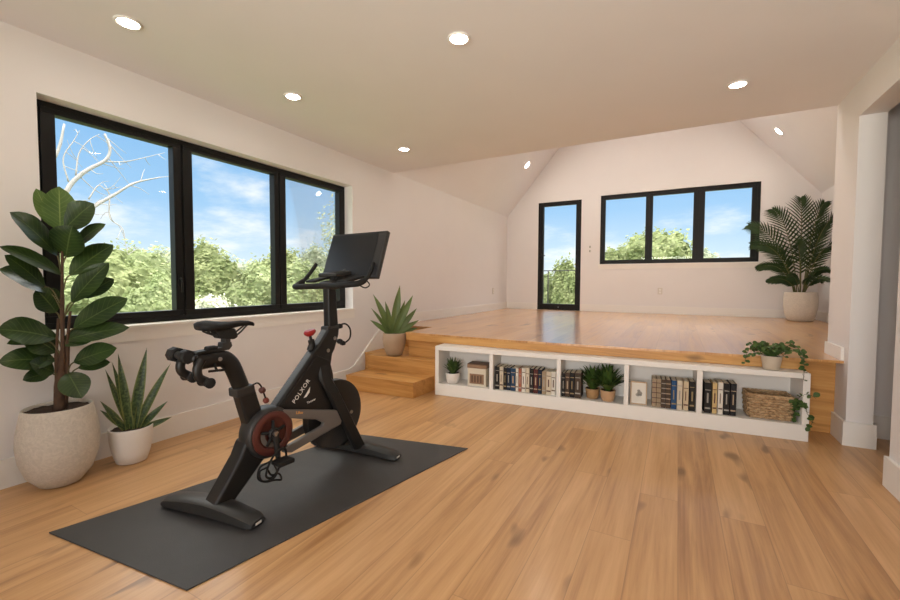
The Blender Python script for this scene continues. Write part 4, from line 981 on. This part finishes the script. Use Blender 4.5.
tree('garden_tree', 'green tree at the right edge of the middle left-window pane', -6.9, 8.4, 2.3, .95, 1.5, TG, 9)
tree('garden_shrub', 'yellow-green shrub at the foot of the third left-window pane', -4.9, 7.35, 1.75, .8, 1.25, TY, 10)
tree('garden_tree', 'grey-green tree in the third left-window pane behind the bike screen', -5.5, 8.4, 2.2, .85, 1.5, TW, 11)
tree('airy_tree', 'tall wispy sparse tree at the right edge of the third left-window pane', -5.3, 8.95, 3.75, .62, 1.5, TW, 12, n=900, ls=.05, airy=.9)
tree('garden_shrub', 'green shrub at the right foot of the third left-window pane', -3.85, 7.7, 1.72, .7, 1.2, TG, 13, ls=.045)
tree('flowering_shrub', 'low white flowering shrub at the foot of the middle left-window pane', -3.6, 4.25, .98, .40, .45, flower_white, 14, n=2600, ls=.035)
tree('garden_tree', 'broad round tree behind the first two panes of the back window', 2.5, 20, 3.55, 1.95, 1.75, TG, 15, ls=.09)
tree('garden_tree', 'smaller green tree at the left edge of the back window', .9, 20.6, 2.75, 1.5, 1.4, TG, 16, ls=.09)
tree('garden_tree', 'pale tree at the right of the middle pane of the back window', 4.1, 22.8, 2.75, 1.4, 1.3, TW, 17, ls=.09)
tree('distant_tree', 'faint distant tree low in the right pane of the back window', 5.7, 40, 3.2, 1.3, 1.6, TW, 18, n=3000, ls=.16)
tree('distant_tree', 'faint distant tree at the far right of the back window', 8.6, 40, 3.15, 1.1, 1.5, TW, 19, n=3000, ls=.16)
tree('garden_shrub', 'bright bushy shrub in the middle of the glazed door pane', .10, 14.3, 2.0, .62, 1.25, TG, 20, ls=.06)
tree('garden_shrub', 'yellow-green shrub low at the left of the glazed door pane', -.75, 14.6, 1.55, .5, 1.0, TY, 21, ls=.06)
tree('garden_shrub', 'grey-green shrub behind the bright bush in the glazed door pane', .35, 17, 1.95, 1.3, 1.3, TW, 22, ls=.07)
# bare tree with pale branches
t = thing('bare_tree', 'bare pale-barked tree whose branches cross the first left-window pane', 'tree', (-3.95, 2.0, -.35), group='trees and shrubs outside')
O = t.location
def br(bm, pts, r0, r1):
    P = smooth_path([Vector(p)-O for p in pts], 5); n = len(P); add_tube(bm, P, [r0+(r1-r0)*i/(n-1) for i in range(n)], 7)
bm = bmesh.new(); br(bm, [(-3.95, 2.0, -.35), (-3.92, 2.02, .8), (-3.85, 2.15, 1.6), (-3.73, 2.36, 1.95)], .10, .05); obj('trunk', bm, bark_pale, t, smooth=True)
big = ([(-3.73, 2.36, 1.95), (-3.71, 2.42, 2.38), (-3.65, 2.59, 2.66), (-3.57, 2.80, 2.86), (-3.55, 2.85, 3.04), (-3.57, 2.80, 3.22)],
       [(-3.78, 2.28, 1.8), (-3.66, 2.56, 2.10), (-3.61, 2.68, 2.22), (-3.54, 2.89, 2.41), (-3.46, 3.10, 2.60), (-3.35, 3.38, 2.73)],
       [(-3.85, 2.15, 1.6), (-3.80, 2.2, 2.4), (-3.74, 2.36, 2.9), (-3.71, 2.42, 3.25)])
for p, (a, b) in zip(big, ((.034, .012), (.036, .008), (.03, .012))): bm = bmesh.new(); br(bm, p, a, b); obj('branch', bm, bark_pale, t, smooth=True)
bm = bmesh.new(); rr = random.Random(5)
for p in ([(-3.63, 2.62, 2.30), (-3.60, 2.72, 2.50), (-3.56, 2.80, 2.46), (-3.5, 2.95, 2.52)], [(-3.56, 2.83, 2.35), (-3.56, 2.83, 2.07), (-3.51, 2.95, 1.94), (-3.50, 2.98, 1.71), (-3.49, 3.0, 1.57)],
          [(-3.57, 2.80, 2.84), (-3.48, 3.0, 2.88), (-3.41, 3.21, 2.98), (-3.33, 3.44, 3.10)], [(-3.68, 2.51, 2.60), (-3.67, 2.55, 2.9), (-3.62, 2.65, 3.1), (-3.58, 2.75, 3.2)], [(-3.7, 2.44, 2.5), (-3.72, 2.40, 2.8), (-3.68, 2.5, 3.05), (-3.66, 2.56, 3.2)]):
    br(bm, p, .010, .003)
    P = smooth_path([Vector(q) for q in p], 3)
    for q in P[2::2]:
        e = q + V(rr.uniform(-.1, .15), rr.uniform(-.15, .25), rr.uniform(-.22, .22)); br(bm, [q, q.lerp(e, .5)+V(0, 0, rr.uniform(-.04, .04)), e], .005, .002)
for p in big[:2]:
    P = smooth_path([Vector(q) for q in p], 4)
    for q in P[3::2]:
        e = q + V(rr.uniform(-.1, .15), rr.uniform(-.2, .35), rr.uniform(-.35, .35)); br(bm, [q, q.lerp(e, .5)+V(0, 0, rr.uniform(-.06, .06)), e], .007, .002)
obj('twigs', bm, bark_pale, t, smooth=True)
